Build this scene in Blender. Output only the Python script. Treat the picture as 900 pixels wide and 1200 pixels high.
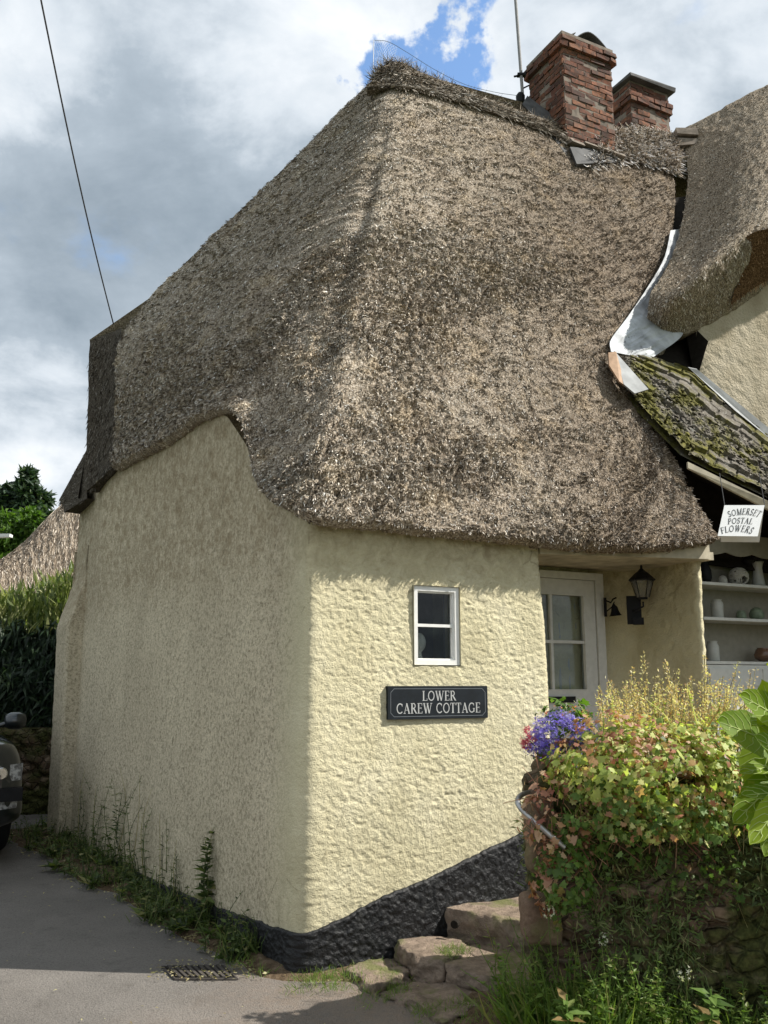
import bpy, math, random
import numpy as np
random.seed(7); rng = np.random.default_rng(7)
R = math.radians
scene = bpy.context.scene
for o in list(bpy.data.objects): bpy.data.objects.remove(o)
COL = scene.collection

# ------------------------------------------------------------------ camera
F_PX = 1050.0; PITCH = R(10.8); CAM = np.array([0, 0, 1.55])
cd = bpy.data.cameras.new('camera'); cam = bpy.data.objects.new('camera', cd); COL.objects.link(cam)
cam.location = CAM; cam.rotation_euler = (math.pi/2 + PITCH, 0, 0)
cd.sensor_fit = 'VERTICAL'; cd.sensor_height = 24.0; cd.lens = 24.0*F_PX/1200; cd.clip_end = 3000; cd.clip_start = .05
scene.camera = cam
SP, CP = math.sin(PITCH), math.cos(PITCH)

# ------------------------------------------------------------------ sun, sky, exposure
SUN_H = np.array([1.0, -0.05]); SUN_H /= np.linalg.norm(SUN_H)
SUN_EL = R(45)
sd = bpy.data.lights.new('sun', 'SUN'); sd.energy = 5.0; sd.angle = R(.55); sd.color = (1, .95, .87)
sun = bpy.data.objects.new('sun', sd); COL.objects.link(sun)
sv = np.array([SUN_H[0]*math.cos(SUN_EL), SUN_H[1]*math.cos(SUN_EL), math.sin(SUN_EL)])
from mathutils import Vector
sun.rotation_euler = Vector(sv).to_track_quat('Z', 'Y').to_euler()
scene.view_settings.view_transform = 'Standard'
try: scene.view_settings.look = 'None'
except Exception: pass
scene.view_settings.exposure = .60; scene.view_settings.gamma = 1.0
world = bpy.data.worlds.new('World'); scene.world = world; world.use_nodes = True
def build_world():
    nt = world.node_tree; N = nt.nodes; L = nt.links; N.clear()
    out = N.new('ShaderNodeOutputWorld'); bg = N.new('ShaderNodeBackground'); bg.inputs['Strength'].default_value = .115
    L.new(bg.outputs[0], out.inputs[0])
    sky = N.new('ShaderNodeTexSky'); sky.sky_type = 'NISHITA'; sky.sun_disc = False
    sky.sun_elevation = SUN_EL; sky.sun_rotation = math.atan2(SUN_H[0], SUN_H[1]); sky.air_density = 1.1; sky.dust_density = .6
    tc = N.new('ShaderNodeTexCoord')
    sep = N.new('ShaderNodeSeparateXYZ'); L.new(tc.outputs['Generated'], sep.inputs[0])
    def math_(op, a, b=None, c=None):
        n = N.new('ShaderNodeMath'); n.operation = op
        for i, v in enumerate((a, b, c)):
            if v is None: continue
            if isinstance(v, (int, float)): n.inputs[i].default_value = v
            else: L.new(v, n.inputs[i])
        return n.outputs[0]
    zz = math_('ADD', math_('MAXIMUM', sep.outputs[2], 0.0), .42)
    comb = N.new('ShaderNodeCombineXYZ')
    L.new(math_('DIVIDE', sep.outputs[0], zz), comb.inputs[0]); L.new(math_('DIVIDE', sep.outputs[1], zz), comb.inputs[1]); L.new(sep.outputs[2], comb.inputs[2])
    def noise(scale, det, rough, off, dist=0.0):
        mp = N.new('ShaderNodeMapping'); mp.inputs['Location'].default_value = off; L.new(comb.outputs[0], mp.inputs[0])
        n = N.new('ShaderNodeTexNoise'); n.inputs['Scale'].default_value = scale; n.inputs['Detail'].default_value = det
        n.inputs['Roughness'].default_value = rough; n.inputs['Distortion'].default_value = dist
        L.new(mp.outputs[0], n.inputs['Vector']); return n.outputs[0]
    wn_ = N.new('ShaderNodeTexNoise'); wn_.inputs['Scale'].default_value = 5.0; wn_.inputs['Detail'].default_value = 7; wn_.inputs['Roughness'].default_value = .6; L.new(tc.outputs['Generated'], wn_.inputs['Vector'])
    wv = N.new('ShaderNodeVectorMath'); wv.operation = 'SUBTRACT'; L.new(wn_.outputs['Color'], wv.inputs[0]); wv.inputs[1].default_value = (.5, .5, .5)
    ws_ = N.new('ShaderNodeVectorMath'); ws_.operation = 'MULTIPLY_ADD'; L.new(wv.outputs[0], ws_.inputs[0]); ws_.inputs[1].default_value = (.42, .42, .42); L.new(tc.outputs['Generated'], ws_.inputs[2])
    def spot(d, r0, r1):   # 1 near direction d, 0 beyond r1
        n = N.new('ShaderNodeVectorMath'); n.operation = 'DISTANCE'; L.new(ws_.outputs[0], n.inputs[0])
        d = np.array(d, float); d /= np.linalg.norm(d); n.inputs[1].default_value = tuple(d)
        m = N.new('ShaderNodeMapRange'); m.interpolation_type = 'SMOOTHSTEP'; L.new(n.outputs['Value'], m.inputs[0])
        m.inputs[1].default_value = r0; m.inputs[2].default_value = r1; m.inputs[3].default_value = 1; m.inputs[4].default_value = 0
        return m.outputs[0]
    n1 = noise(2.2, 9, .56, (3.1, 1.7, .3), .2)
    n2 = noise(1.7, 7, .52, (7.3, 2.2, 5.1), .3)
    cover = math_('SUBTRACT', math_('ADD', n1, .25), math_('MULTIPLY', spot(ray(448, 85), .010, .095), .42))
    cover = math_('SUBTRACT', cover, math_('MULTIPLY', spot(ray(528, 30), .0, .08), .24))
    cover = math_('SUBTRACT', cover, math_('MULTIPLY', spot(ray(95, 545), .0, .10), .08))
    mk = N.new('ShaderNodeMapRange'); mk.interpolation_type = 'SMOOTHSTEP'; L.new(cover, mk.inputs[0])
    mk.inputs[1].default_value = .50; mk.inputs[2].default_value = .64
    shade = math_('ADD', n2, math_('MULTIPLY', spot(ray(150, 300), .02, .28), -.17))
    shade = math_('ADD', shade, math_('MULTIPLY', spot(ray(350, 60), .02, .22), .10))
    shade = math_('ADD', shade, math_('MULTIPLY', spot(ray(20, 500), .02, .14), .10))
    shade = math_('ADD', shade, math_('MULTIPLY', spot(ray(60, 90), .02, .14), .05))
    shade = math_('ADD', shade, math_('MULTIPLY', spot(ray(800, 60), .02, .25), -.09))
    shade = math_('ADD', shade, math_('MULTIPLY', math_('SUBTRACT', noise(5.5, 8, .6, (1, 5, 2), .25), .5), .55))
    cr = N.new('ShaderNodeValToRGB'); L.new(shade, cr.inputs[0]); e = cr.color_ramp.elements
    e[0].position = .18; e[0].color = (1.7, 2.1, 2.5, 1); e[1].position = .66; e[1].color = (5.9, 6.1, 6.3, 1)
    x = e.new(.39); x.color = (2.7, 3.15, 3.6, 1); x = e.new(.50); x.color = (4.3, 4.7, 5.1, 1)
    mx = N.new('ShaderNodeMix'); mx.data_type = 'RGBA'; L.new(mk.outputs[0], mx.inputs[0]); hs = N.new('ShaderNodeMix'); hs.data_type = 'RGBA'; hs.blend_type = 'MULTIPLY'; hs.inputs[0].default_value = 1; L.new(sky.outputs[0], hs.inputs[6]); hs.inputs[7].default_value = (1.15, 1.3, 1.42, 1); L.new(hs.outputs[2], mx.inputs[6]); L.new(cr.outputs[0], mx.inputs[7])
    L.new(mx.outputs[2], bg.inputs['Color'])

# ------------------------------------------------------------------ geometry of the view (used to measure where things stand)
def ray(px, py):
    u = (px-450)/F_PX; v = (600-py)/F_PX
    return np.array([u, CP - v*SP, SP + v*CP])
def at(px, py, Y):
    d = ray(px, py); return CAM + d*(Y/d[1])
def hit(px, py, p0, n):
    d = ray(px, py); t = np.dot(np.array(p0)-CAM, n)/np.dot(d, n); return CAM + d*t
def atz(px, py, z):
    d = ray(px, py); return CAM + d*((z-1.55)/d[2])
build_world()
A = np.array([.894, .447, 0]); A /= np.linalg.norm(A)      # along the front wall
NF = np.array([A[1], -A[0], 0])                            # out of the front wall
G = np.array([-.539, .843, 0]); G /= np.linalg.norm(G)     # along the gable wall
NG = np.array([-G[1], G[0], 0])                            # out of the gable wall
C0 = np.array([-.44, 5.26, 0])
Z = np.array([0, 0, 1.0])
def fw(k, off=0, z=0): return C0 + A*k + NF*off + Z*z
def gw(k, off=0, z=0): return C0 + G*k + NG*off + Z*z
def onf(px, py, off=0): return hit(px, py, fw(0, off), NF)
def ong(px, py, off=0): return hit(px, py, gw(0, off), NG)
def kf(p): return float(np.dot(p-C0, A))
E0 = np.array([-.38, 5.145, 2.491]); AP = np.array([.13, 8.4, 7.96])
NR = np.cross(A, AP-E0); NR /= np.linalg.norm(NR); NR = NR if NR[1] < 0 else -NR
def onr(px, py, dy=0):
    p = hit(px, py, E0, NR); return at(px, py, p[1]+dy)

# ------------------------------------------------------------------ noise
def _h(ix, iy, s):
    n = (ix.astype(np.int64)*374761393 + iy.astype(np.int64)*668265263 + s*974634777) & 0xffffffff
    n = ((n ^ (n >> 13))*1274126177) & 0xffffffff
    return ((n ^ (n >> 16)) & 0xffff)/65535.0
def vn(x, y, s=0):
    x = np.asarray(x, float); y = np.asarray(y, float)
    ix = np.floor(x); iy = np.floor(y); fx = x-ix; fy = y-iy; fx = fx*fx*(3-2*fx); fy = fy*fy*(3-2*fy)
    a = _h(ix, iy, s); b = _h(ix+1, iy, s); c = _h(ix, iy+1, s); d = _h(ix+1, iy+1, s)
    return (a*(1-fx)+b*fx)*(1-fy) + (c*(1-fx)+d*fx)*fy
def fbm(x, y, s=0, o=3):
    t = 0; a = .5
    for i in range(o): t = t + a*(vn(x, y, s+i*17)-.5)*2; x = x*2.03+11.3; y = y*2.03+5.7; a *= .5
    return t

def cells(x, y, s, jit=.8):
    ix, iy = np.floor(x), np.floor(y); d1 = np.full(x.shape, 9.); d2 = d1.copy(); idv = d1.copy()
    for dx in (-1, 0, 1):
        for dy in (-1, 0, 1):
            cx = ix+dx; cy = iy+dy; fx = cx+.5+(_h(cx, cy, s)-.5)*jit; fy = cy+.5+(_h(cx, cy, s+5)-.5)*jit; d = np.hypot(x-fx, y-fy)
            n1 = d < d1; d2 = np.where(n1, d1, np.minimum(d2, d)); idv = np.where(n1, _h(cx, cy, s+9), idv); d1 = np.where(n1, d, d1)
    return d1, d2, idv
cells0 = cells

# ------------------------------------------------------------------ mesh helpers
def unit(v): v = np.asarray(v, float); return v/np.maximum(np.linalg.norm(v, axis=-1, keepdims=True), 1e-9)
class M:
    def __init__(s): s.V = []; s.F = []; s.n = 0; s.mi = []
    def add(s, V, F, mi=0):
        V = np.asarray(V, float).reshape(-1, 3); s.V.append(V)
        if isinstance(F, np.ndarray): s.F.append(F + s.n); c = len(F)
        else: s.F.append([tuple(i+s.n for i in f) for f in F]); c = len(F)
        s.mi.append(np.full(c, mi)); s.n += len(V); return s
    def grid(s, P, mi=0, closed=False):
        a, b = P.shape[:2]; i = np.arange(a-1)[:, None]*b + np.arange(b-1)[None]; i = i.ravel()
        F = np.stack([i, i+1, i+b+1, i+b], 1)
        if closed:
            j = np.arange(a-1)*b; F = np.concatenate([F, np.stack([j+b-1, j, j+b, j+2*b-1], 1)])
        return s.add(P.reshape(-1, 3), F, mi)
    def box(s, c, ax, ay, az, mi=0, jit=0):
        c = np.array(c, float); V = []
        for k in (-1, 1):
            for x, y in ((-1, -1), (1, -1), (1, 1), (-1, 1)):
                V.append(c + x*np.array(ax) + y*np.array(ay) + k*np.array(az))
        V = np.array(V)
        if jit: V = V + rng.normal(0, jit, V.shape)
        return s.add(V, [(3, 2, 1, 0), (4, 5, 6, 7), (0, 1, 5, 4), (1, 2, 6, 5), (2, 3, 7, 6), (3, 0, 4, 7)], mi)
    def tube(s, P, r, n=8, mi=0, cap=True):
        P = np.asarray(P, float); m = len(P); r = np.broadcast_to(np.asarray(r, float), (m,))
        T = unit(np.gradient(P, axis=0)); up = np.array([0, 0, 1.0]) if abs(T[0][2]) < .9 else np.array([1.0, 0, 0])
        Q = np.zeros((m, n, 3)); x = unit(np.cross(up, T[0]))
        for i in range(m):
            x = unit(x - T[i]*np.dot(x, T[i])); y = np.cross(T[i], x)
            a = np.arange(n)*2*math.pi/n
            Q[i] = P[i] + r[i]*(np.cos(a)[:, None]*x + np.sin(a)[:, None]*y)
        s.grid(Q, mi, closed=True)
        if cap:
            s.add(Q[0], [tuple(range(n-1, -1, -1))], mi); s.add(Q[-1], [tuple(range(n))], mi)
        return s
    def lathe(s, c, prof, n=20, axis=None, mi=0):
        c = np.array(c, float); ax = unit(axis if axis is not None else Z); x = unit(np.cross(ax, [0.3, 1, .1])); y = np.cross(ax, x)
        a = np.arange(n)*2*math.pi/n
        Q = np.array([c + ax*z + r*(np.cos(a)[:, None]*x + np.sin(a)[:, None]*y) for r, z in prof])
        return s.grid(Q, mi, closed=True)
    def poly(s, P, th, mi=0):
        """flat outline P extruded along vector th"""
        P = np.asarray(P, float); n = len(P); th = np.array(th, float)
        F = [tuple(range(n)), tuple(range(2*n-1, n-1, -1))] + [(i, (i+1) % n, n+(i+1) % n, n+i) for i in range(n)]
        return s.add(np.concatenate([P, P+th]), F, mi)
def link_mesh(name, m, mat, origin, smooth=False):
    if not isinstance(mat, (list, tuple)): mat = [mat]
    V = np.concatenate(m.V) - origin
    me = bpy.data.meshes.new(name); me.vertices.add(len(V)); me.vertices.foreach_set('co', V.astype(np.float32).ravel())
    idx = []; tot = []
    for f in m.F:
        if isinstance(f, np.ndarray): idx.append(f.ravel()); tot.append(np.full(len(f), f.shape[1]))
        else:
            for q in f: idx.append(np.array(q))
            tot.append(np.array([len(q) for q in f], int))
    idx = np.concatenate(idx).astype(np.int32); tot = np.concatenate(tot).astype(np.int32)
    me.loops.add(len(idx)); me.loops.foreach_set('vertex_index', idx)
    me.polygons.add(len(tot)); st = np.concatenate([[0], np.cumsum(tot)[:-1]]).astype(np.int32)
    me.polygons.foreach_set('loop_start', st); me.polygons.foreach_set('loop_total', tot)
    for q in mat: me.materials.append(q)
    me.polygons.foreach_set('material_index', np.concatenate(m.mi).astype(np.int32))
    me.polygons.foreach_set('use_smooth', np.full(len(tot), smooth))
    me.update(calc_edges=True); me.validate()
    o = bpy.data.objects.new(name, me); COL.objects.link(o); return o
def tag(o, label=None, cat=None, group=None, kind=None):
    if label: o['label'] = label
    if cat: o['category'] = cat
    if group: o['group'] = group
    if kind: o['kind'] = kind
    return o
class Thing:
    def __init__(s, name, label, cat, origin, group=None):
        s.o = bpy.data.objects.new(name, None); COL.objects.link(s.o); s.org = np.array(origin, float); s.o.location = s.org
        tag(s.o, label, cat, group)
    def part(s, name, m, mat, parent=None, smooth=False, label=None):
        o = link_mesh(name, m, mat, s.org, smooth); o.parent = parent or s.o
        if label: o['label'] = label
        return o
def single(name, m, mat, label=None, cat=None, origin=None, group=None, kind=None, smooth=False):
    V = np.concatenate(m.V)
    if origin is None: origin = np.array([V[:, 0].mean(), V[:, 1].mean(), V[:, 2].min()])
    o = link_mesh(name, m, mat, np.array(origin), smooth); o.location = origin
    return tag(o, label, cat, group, kind)
def catmull(P, n):
    P = np.asarray(P, float); m = len(P); t = np.linspace(0, m-1, n); i = np.clip(np.floor(t).astype(int), 0, m-2); f = (t-i)
    f = f.reshape((-1,)+(1,)*(P.ndim-1))
    p1 = P[i]; p2 = P[i+1]; p0 = np.where((i == 0).reshape(f.shape), 2*P[0]-P[1], P[np.maximum(i-1, 0)])
    p3 = np.where((i == m-2).reshape(f.shape), 2*P[-1]-P[-2], P[np.minimum(i+2, m-1)])
    return .5*(2*p1 + (p2-p0)*f + (2*p0-5*p1+4*p2-p3)*f*f + (3*p1-p0-3*p2+p3)*f**3)
def resample(P, n):
    P = np.asarray(P, float); d = np.concatenate([[0], np.cumsum(np.linalg.norm(np.diff(P, axis=0), axis=1))])
    t = np.linspace(0, d[-1], n); return np.stack([np.interp(t, d, P[:, k]) for k in range(P.shape[1])], 1)
def rounded(P, rad, step):
    P = [np.array(p, float)[:2] for p in P]; out = [P[0]]
    for i in range(1, len(P)-1):
        a = unit(P[i-1]-P[i]); b = unit(P[i+1]-P[i]); r = rad[i] if isinstance(rad, (list, tuple)) else rad
        p0 = P[i]+a*r; p1 = P[i]+b*r
        for t in np.linspace(0, 1, 9): out.append((1-t)**2*p0 + 2*t*(1-t)*P[i] + t*t*p1)
    out.append(P[-1]); out = np.array(out)
    L = np.linalg.norm(np.diff(out, axis=0), axis=1).sum(); q = resample(out, max(4, int(L/step)))
    t = unit(np.gradient(q, axis=0)); nrm = np.stack([t[:, 1], -t[:, 0]], 1)
    s = np.concatenate([[0], np.cumsum(np.linalg.norm(np.diff(q, axis=0), axis=1))])
    return q, nrm, s

# ------------------------------------------------------------------ materials
class Mat:
    def __init__(s, name, rough=.8, spec=.3):
        s.m = bpy.data.materials.new(name); s.m.use_nodes = True; s.nt = s.m.node_tree; s.N = s.nt.nodes; s.L = s.nt.links
        s.b = s.N['Principled BSDF']; s.b.inputs['Roughness'].default_value = rough; s.b.inputs['Specular IOR Level'].default_value = spec
        s.tc = s.N.new('ShaderNodeTexCoord').outputs['Object']; s.h = None
        g = s.N.new('ShaderNodeNewGeometry'); s.rnd = g.outputs['Random Per Island']; s.pos = g.outputs['Position']; s.nrm = g.outputs['Normal']
    def noise(s, scale, det=4, rough=.55, dist=0, vec=None, stretch=None):
        n = s.N.new('ShaderNodeTexNoise'); n.inputs['Scale'].default_value = scale; n.inputs['Detail'].default_value = det
        n.inputs['Roughness'].default_value = rough; n.inputs['Distortion'].default_value = dist
        v = vec or s.tc
        if stretch:
            mp = s.N.new('ShaderNodeMapping'); mp.inputs['Scale'].default_value = stretch; s.L.new(v, mp.inputs[0]); v = mp.outputs[0]
        s.L.new(v, n.inputs['Vector']); return n.outputs[0]
    def vor(s, scale, feature='F1', rnd=1.0, stretch=None, out='Distance'):
        n = s.N.new('ShaderNodeTexVoronoi'); n.feature = feature; n.inputs['Scale'].default_value = scale; n.inputs['Randomness'].default_value = rnd
        v = s.tc
        if stretch:
            mp = s.N.new('ShaderNodeMapping'); mp.inputs['Scale'].default_value = stretch; s.L.new(v, mp.inputs[0]); v = mp.outputs[0]
        s.L.new(v, n.inputs['Vector']); return n.outputs[out]
    def ramp(s, fac, stops):
        n = s.N.new('ShaderNodeValToRGB'); s.L.new(fac, n.inputs[0]); e = n.color_ramp.elements
        e[0].position, e[0].color = stops[0][0], (*stops[0][1], 1); e[1].position, e[1].color = stops[-1][0], (*stops[-1][1], 1)
        for p, c in stops[1:-1]: q = e.new(p); q.color = (*c, 1)
        return n.outputs[0]
    def val(s, fac, a, b, c=0., d=1.):
        n = s.N.new('ShaderNodeMapRange'); s.L.new(fac, n.inputs[0])
        for i, v in enumerate((a, b, c, d)): n.inputs[i+1].default_value = v
        return n.outputs[0]
    def mix(s, fac, a, b, mode='MIX'):
        n = s.N.new('ShaderNodeMix'); n.data_type = 'RGBA'; n.blend_type = mode
        for i, v in ((0, fac), (6, a), (7, b)):
            if isinstance(v, (int, float)): n.inputs[i].default_value = v
            elif isinstance(v, tuple): n.inputs[i].default_value = (*v, 1)
            else: s.L.new(v, n.inputs[i])
        return n.outputs[2]
    def mth(s, op, a, b=0.):
        n = s.N.new('ShaderNodeMath'); n.operation = op
        for i, v in enumerate((a, b)):
            if isinstance(v, (int, float)): n.inputs[i].default_value = v
            else: s.L.new(v, n.inputs[i])
        return n.outputs[0]
    def color(s, c):
        if isinstance(c, tuple): s.b.inputs['Base Color'].default_value = (*c, 1)
        else: s.L.new(c, s.b.inputs['Base Color'])
        return s
    def bump(s, fac, dist, strength=1.0):
        n = s.N.new('ShaderNodeBump'); n.inputs['Distance'].default_value = dist; n.inputs['Strength'].default_value = strength
        s.L.new(fac, n.inputs['Height'])
        if s.h is not None: s.L.new(s.h, n.inputs['Normal'])
        s.h = n.outputs[0]; s.L.new(s.h, s.b.inputs['Normal']); return s
def flat(name, c, rough=.6, spec=.3, metal=0, var=.12, scale=20):
    m = Mat(name, rough, spec); n = m.noise(scale, 5)
    lo = tuple(x*(1-var) for x in c); hi = tuple(min(1, x*(1+var)) for x in c)
    m.color(m.ramp(n, [(.3, lo), (.7, hi)])); m.b.inputs['Metallic'].default_value = metal; m.bump(n, .0015, .4); return m.m
def leafmat(name, stops, trans=.45, rough=.5, var=None):
    m = Mat(name, rough, .35); c = m.ramp(m.rnd, stops)
    n = m.noise(2.5, 3); c = m.mix(m.val(n, .3, .7, 0, .5), c, m.mix(1.0, c, (.6, .7, .5), 'MULTIPLY'))
    m.color(c)
    t = m.N.new('ShaderNodeBsdfTranslucent'); tc = m.mix(1.0, c, (1.5, 1.7, .7), 'MULTIPLY'); m.L.new(tc, t.inputs[0])
    mx = m.N.new('ShaderNodeMixShader'); mx.inputs[0].default_value = trans
    m.L.new(m.b.outputs[0], mx.inputs[1]); m.L.new(t.outputs[0], mx.inputs[2])
    m.L.new(mx.outputs[0], m.N['Material Output'].inputs[0]); return m.m

def mk_thatch(name, pale=1.0, sheet=False, tint=(1, 1, 1), hip=False):
    m = Mat(name, .9, .12)
    fine = m.noise(75, 4, .7, .4); mid = m.noise(13, 4, .65); big = m.noise(1.1, 5, .6)
    st = [(0, (.050, .040, .030)), (.26, (.16, .134, .102)), (.54, (.33, .287, .226)), (.80, (.56, .508, .425)), (1, (.86, .81, .73))]
    st = [(p, tuple(min(.88, x*pale*t) for x, t in zip(c, tint))) for p, c in st]
    base = m.ramp(m.val(fine, .32, .68) if sheet else m.rnd, st)
    if sheet: base = m.mix(1.0, base, (.72, .70, .68), 'MULTIPLY')
    base = m.mix(m.val(mid, .46, .68, 0, .32), base, m.mix(1.0, base, (.58, .53, .47), 'MULTIPLY'))
    base = m.mix(m.val(big, .42, .64, 0, .45), base, m.mix(1.0, base, (.84, .78, .73), 'MULTIPLY'))
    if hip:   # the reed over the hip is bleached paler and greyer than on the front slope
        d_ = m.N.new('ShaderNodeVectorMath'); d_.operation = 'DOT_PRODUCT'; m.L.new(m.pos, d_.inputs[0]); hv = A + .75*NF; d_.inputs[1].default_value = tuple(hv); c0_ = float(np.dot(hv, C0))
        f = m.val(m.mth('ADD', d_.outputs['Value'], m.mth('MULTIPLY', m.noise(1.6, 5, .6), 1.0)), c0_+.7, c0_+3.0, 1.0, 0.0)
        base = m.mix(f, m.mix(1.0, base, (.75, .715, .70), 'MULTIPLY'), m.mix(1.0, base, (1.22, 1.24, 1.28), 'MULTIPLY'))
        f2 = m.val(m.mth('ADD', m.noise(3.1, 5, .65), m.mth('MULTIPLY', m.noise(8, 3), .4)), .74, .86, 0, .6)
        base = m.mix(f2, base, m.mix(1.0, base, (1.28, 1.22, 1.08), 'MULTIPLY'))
    m.color(base); m.bump(fine, .014, .9); m.bump(mid, .02, .6); return m.m
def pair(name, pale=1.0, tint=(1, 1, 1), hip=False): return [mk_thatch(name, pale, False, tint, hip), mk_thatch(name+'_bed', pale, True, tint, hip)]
MT = {}
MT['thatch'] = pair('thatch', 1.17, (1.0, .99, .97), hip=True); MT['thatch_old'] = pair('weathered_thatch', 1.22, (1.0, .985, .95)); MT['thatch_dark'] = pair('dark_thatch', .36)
MT['ridge'] = pair('ridge_thatch', .95); MT['straw_pale'] = pair('bleached_straw', 2.1, (1, 1.02, 1.06))  # pale straw colour raised further to stand for sun blocked on the packing
def mk_render(name, lo, mid, hi, stain, bumpd):
    m = Mat(name, .9, .15); n = m.noise(3.0, 6, .6); g = m.noise(90, 3, .6)
    c = m.ramp(n, [(.3, lo), (.5, mid), (.7, hi)])
    c = m.mix(m.val(g, .4, .75, 0, .30), c, m.mix(1.0, c, (.62, .58, .48), 'MULTIPLY'))
    if stain:
        st = m.noise(1.1, 5, .6, .3, stretch=(1, 1, .35)); c = m.mix(m.val(st, .42, .7, 0, stain), c, m.mix(1.0, c, (.56, .54, .45), 'MULTIPLY'))
        sp = m.noise(38, 3, .7); c = m.mix(m.val(sp, .52, .72, 0, stain*.8), c, (.25, .225, .15))
    m.color(c); m.bump(m.noise(45, 4, .6, .4), bumpd, .9); return m
def mk_wall(name='cream_roughcast', dirty=True):
    m = Mat(name, .9, .15); n = m.noise(2.6, 6, .6); g = m.noise(120, 3, .6)
    c = m.ramp(n, [(.3, (.55, .50, .325)), (.5, (.62, .57, .385)), (.7, (.68, .63, .445))])
    c = m.mix(m.val(g, .45, .75, 0, .25), c, m.mix(1.0, c, (.62, .58, .48), 'MULTIPLY'))
    # the gable side is dirty: soot and algae speckle, rain streaks
    d = m.N.new('ShaderNodeVectorMath'); d.operation = 'DOT_PRODUCT'; m.L.new(m.tc, d.inputs[0]); d.inputs[1].default_value = tuple(G)
    gs = m.val(d.outputs['Value'], .02, .4, 0, 1 if dirty else .0)
    st = m.noise(1.0, 5, .6, .3, stretch=(1, 1, .55)); sp = m.noise(30, 4, .75)
    dirt = m.mix(m.val(st, .38, .66, .12, .75), (.70, .62, .45), (.50, .435, .31))
    dirt = m.mix(m.val(sp, .48, .66, 0, .65), dirt, (.17, .145, .09))
    sk = m.noise(5, 5, .6, .2, stretch=(1, 1, .06)); dirt = m.mix(m.val(sk, .55, .75, 0, .12), dirt, (.20, .175, .115)); c = m.mix(m.val(m.noise(6, 4, .6, .1, stretch=(1, 1, .07)), .55, .75, 0, .10), c, (.36, .31, .20)); c = m.mix(gs, c, dirt); n2 = m.noise(55, 4, .7); c = m.mix(m.mth('MULTIPLY', gs, m.val(n2, .50, .66, 0, .6)), c, (.12, .10, .06))
    # rain splash low down on the front
    sx = m.N.new('ShaderNodeSeparateXYZ'); m.L.new(m.tc, sx.inputs[0])
    lowd = m.mth('MULTIPLY', m.val(m.mth('ADD', sx.outputs[2], m.mth('MULTIPLY', n, .5)), .35, 1.1, .5, 0), m.val(m.noise(14, 5, .7), .4, .7, .1, 1))
    c = m.mix(lowd, c, (.30, .27, .17))
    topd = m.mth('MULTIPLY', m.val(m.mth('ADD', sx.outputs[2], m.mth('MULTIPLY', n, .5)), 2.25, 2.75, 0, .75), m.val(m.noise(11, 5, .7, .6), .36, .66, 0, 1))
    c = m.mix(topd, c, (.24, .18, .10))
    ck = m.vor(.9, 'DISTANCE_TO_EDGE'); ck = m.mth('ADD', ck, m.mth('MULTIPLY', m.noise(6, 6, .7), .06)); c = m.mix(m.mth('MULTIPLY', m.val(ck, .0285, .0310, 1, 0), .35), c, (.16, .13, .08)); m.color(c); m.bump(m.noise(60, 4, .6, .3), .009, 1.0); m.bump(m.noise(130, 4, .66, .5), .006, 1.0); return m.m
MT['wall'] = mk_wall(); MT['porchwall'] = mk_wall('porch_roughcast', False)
MT['wall2'] = mk_render('pale_roughcast', (.42, .36, .26), (.50, .44, .33), (.56, .50, .39), .5, .014).m
m = Mat('black_plinth_paint', .5, .35); n = m.noise(40, 5, .6); m.color(m.ramp(m.noise(12, 6, .7), [(.35, (.006, .006, .007)), (.58, (.011, .012, .013)), (.78, (.045, .045, .042))])); m.bump(n, .012, .9); MT['plinth'] = m.m
def mk_stone(name, base, moss=.3, sc=6):
    m = Mat(name, .88, .2); n = m.noise(sc, 8, .65, .3); r = m.rnd
    lo = tuple(x*.5 for x in base); hi = tuple(min(1, x*1.45) for x in base)
    c = m.ramp(n, [(.28, lo), (.5, base), (.72, hi)])
    c = m.mix(m.val(m.noise(30, 4, .7), .45, .7, 0, .5), c, (base[0]*.45, base[1]*.42, base[2]*.4))
    sx = m.N.new('ShaderNodeSeparateXYZ'); m.L.new(m.nrm, sx.inputs[0])
    c = m.mix(m.mth('MULTIPLY', m.val(m.noise(4, 5, .6), .5, .62, 0, moss), m.val(sx.outputs[2], -.3, .7, .3, 1)), c, (.10, .125, .025))
    m.color(c); m.bump(n, .03, .9); m.bump(m.noise(55, 5, .7), .010, 1.0); return m.m
MT['step'] = mk_stone('red_sandstone', (.245, .19, .145), .7, 9)
MT['rubble'] = mk_stone('rubble_stone', (.17, .115, .08), .65, 5)
def mk_rubble():
    m = Mat('mossy_rubble_wall', .9, .15)
    e = m.vor(9, 'DISTANCE_TO_EDGE', 1.0, (1, 1, 1.45)); col = m.vor(9, 'F1', 1.0, (1, 1, 1.45), 'Color'); n = m.noise(9, 7, .65)
    sp = m.N.new('ShaderNodeSeparateColor'); m.L.new(col, sp.inputs[0])
    st = m.ramp(sp.outputs[0], [(0, (.09, .055, .04)), (.35, (.17, .105, .075)), (.7, (.24, .17, .12)), (1, (.30, .22, .165))])
    st = m.mix(m.val(n, .35, .7, 0, .7), st, m.mix(1.0, st, (.4, .38, .34), 'MULTIPLY'))
    c = m.mix(m.val(m.mth('ADD', e, m.mth('MULTIPLY', n, .06)), .05, .085), (.20, .155, .11), st)
    mo = m.noise(2.3, 6, .65); c = m.mix(m.val(mo, .40, .54, .1, .92), c, m.mix(m.val(m.noise(40, 4), .35, .65), (.025, .035, .008), (.085, .095, .028)))
    m.color(c); m.bump(m.val(e, 0, .12), .03, .8); m.bump(m.noise(30, 6, .65), .012, .8); return m.m
MT['rubblewall'] = mk_rubble()
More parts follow.
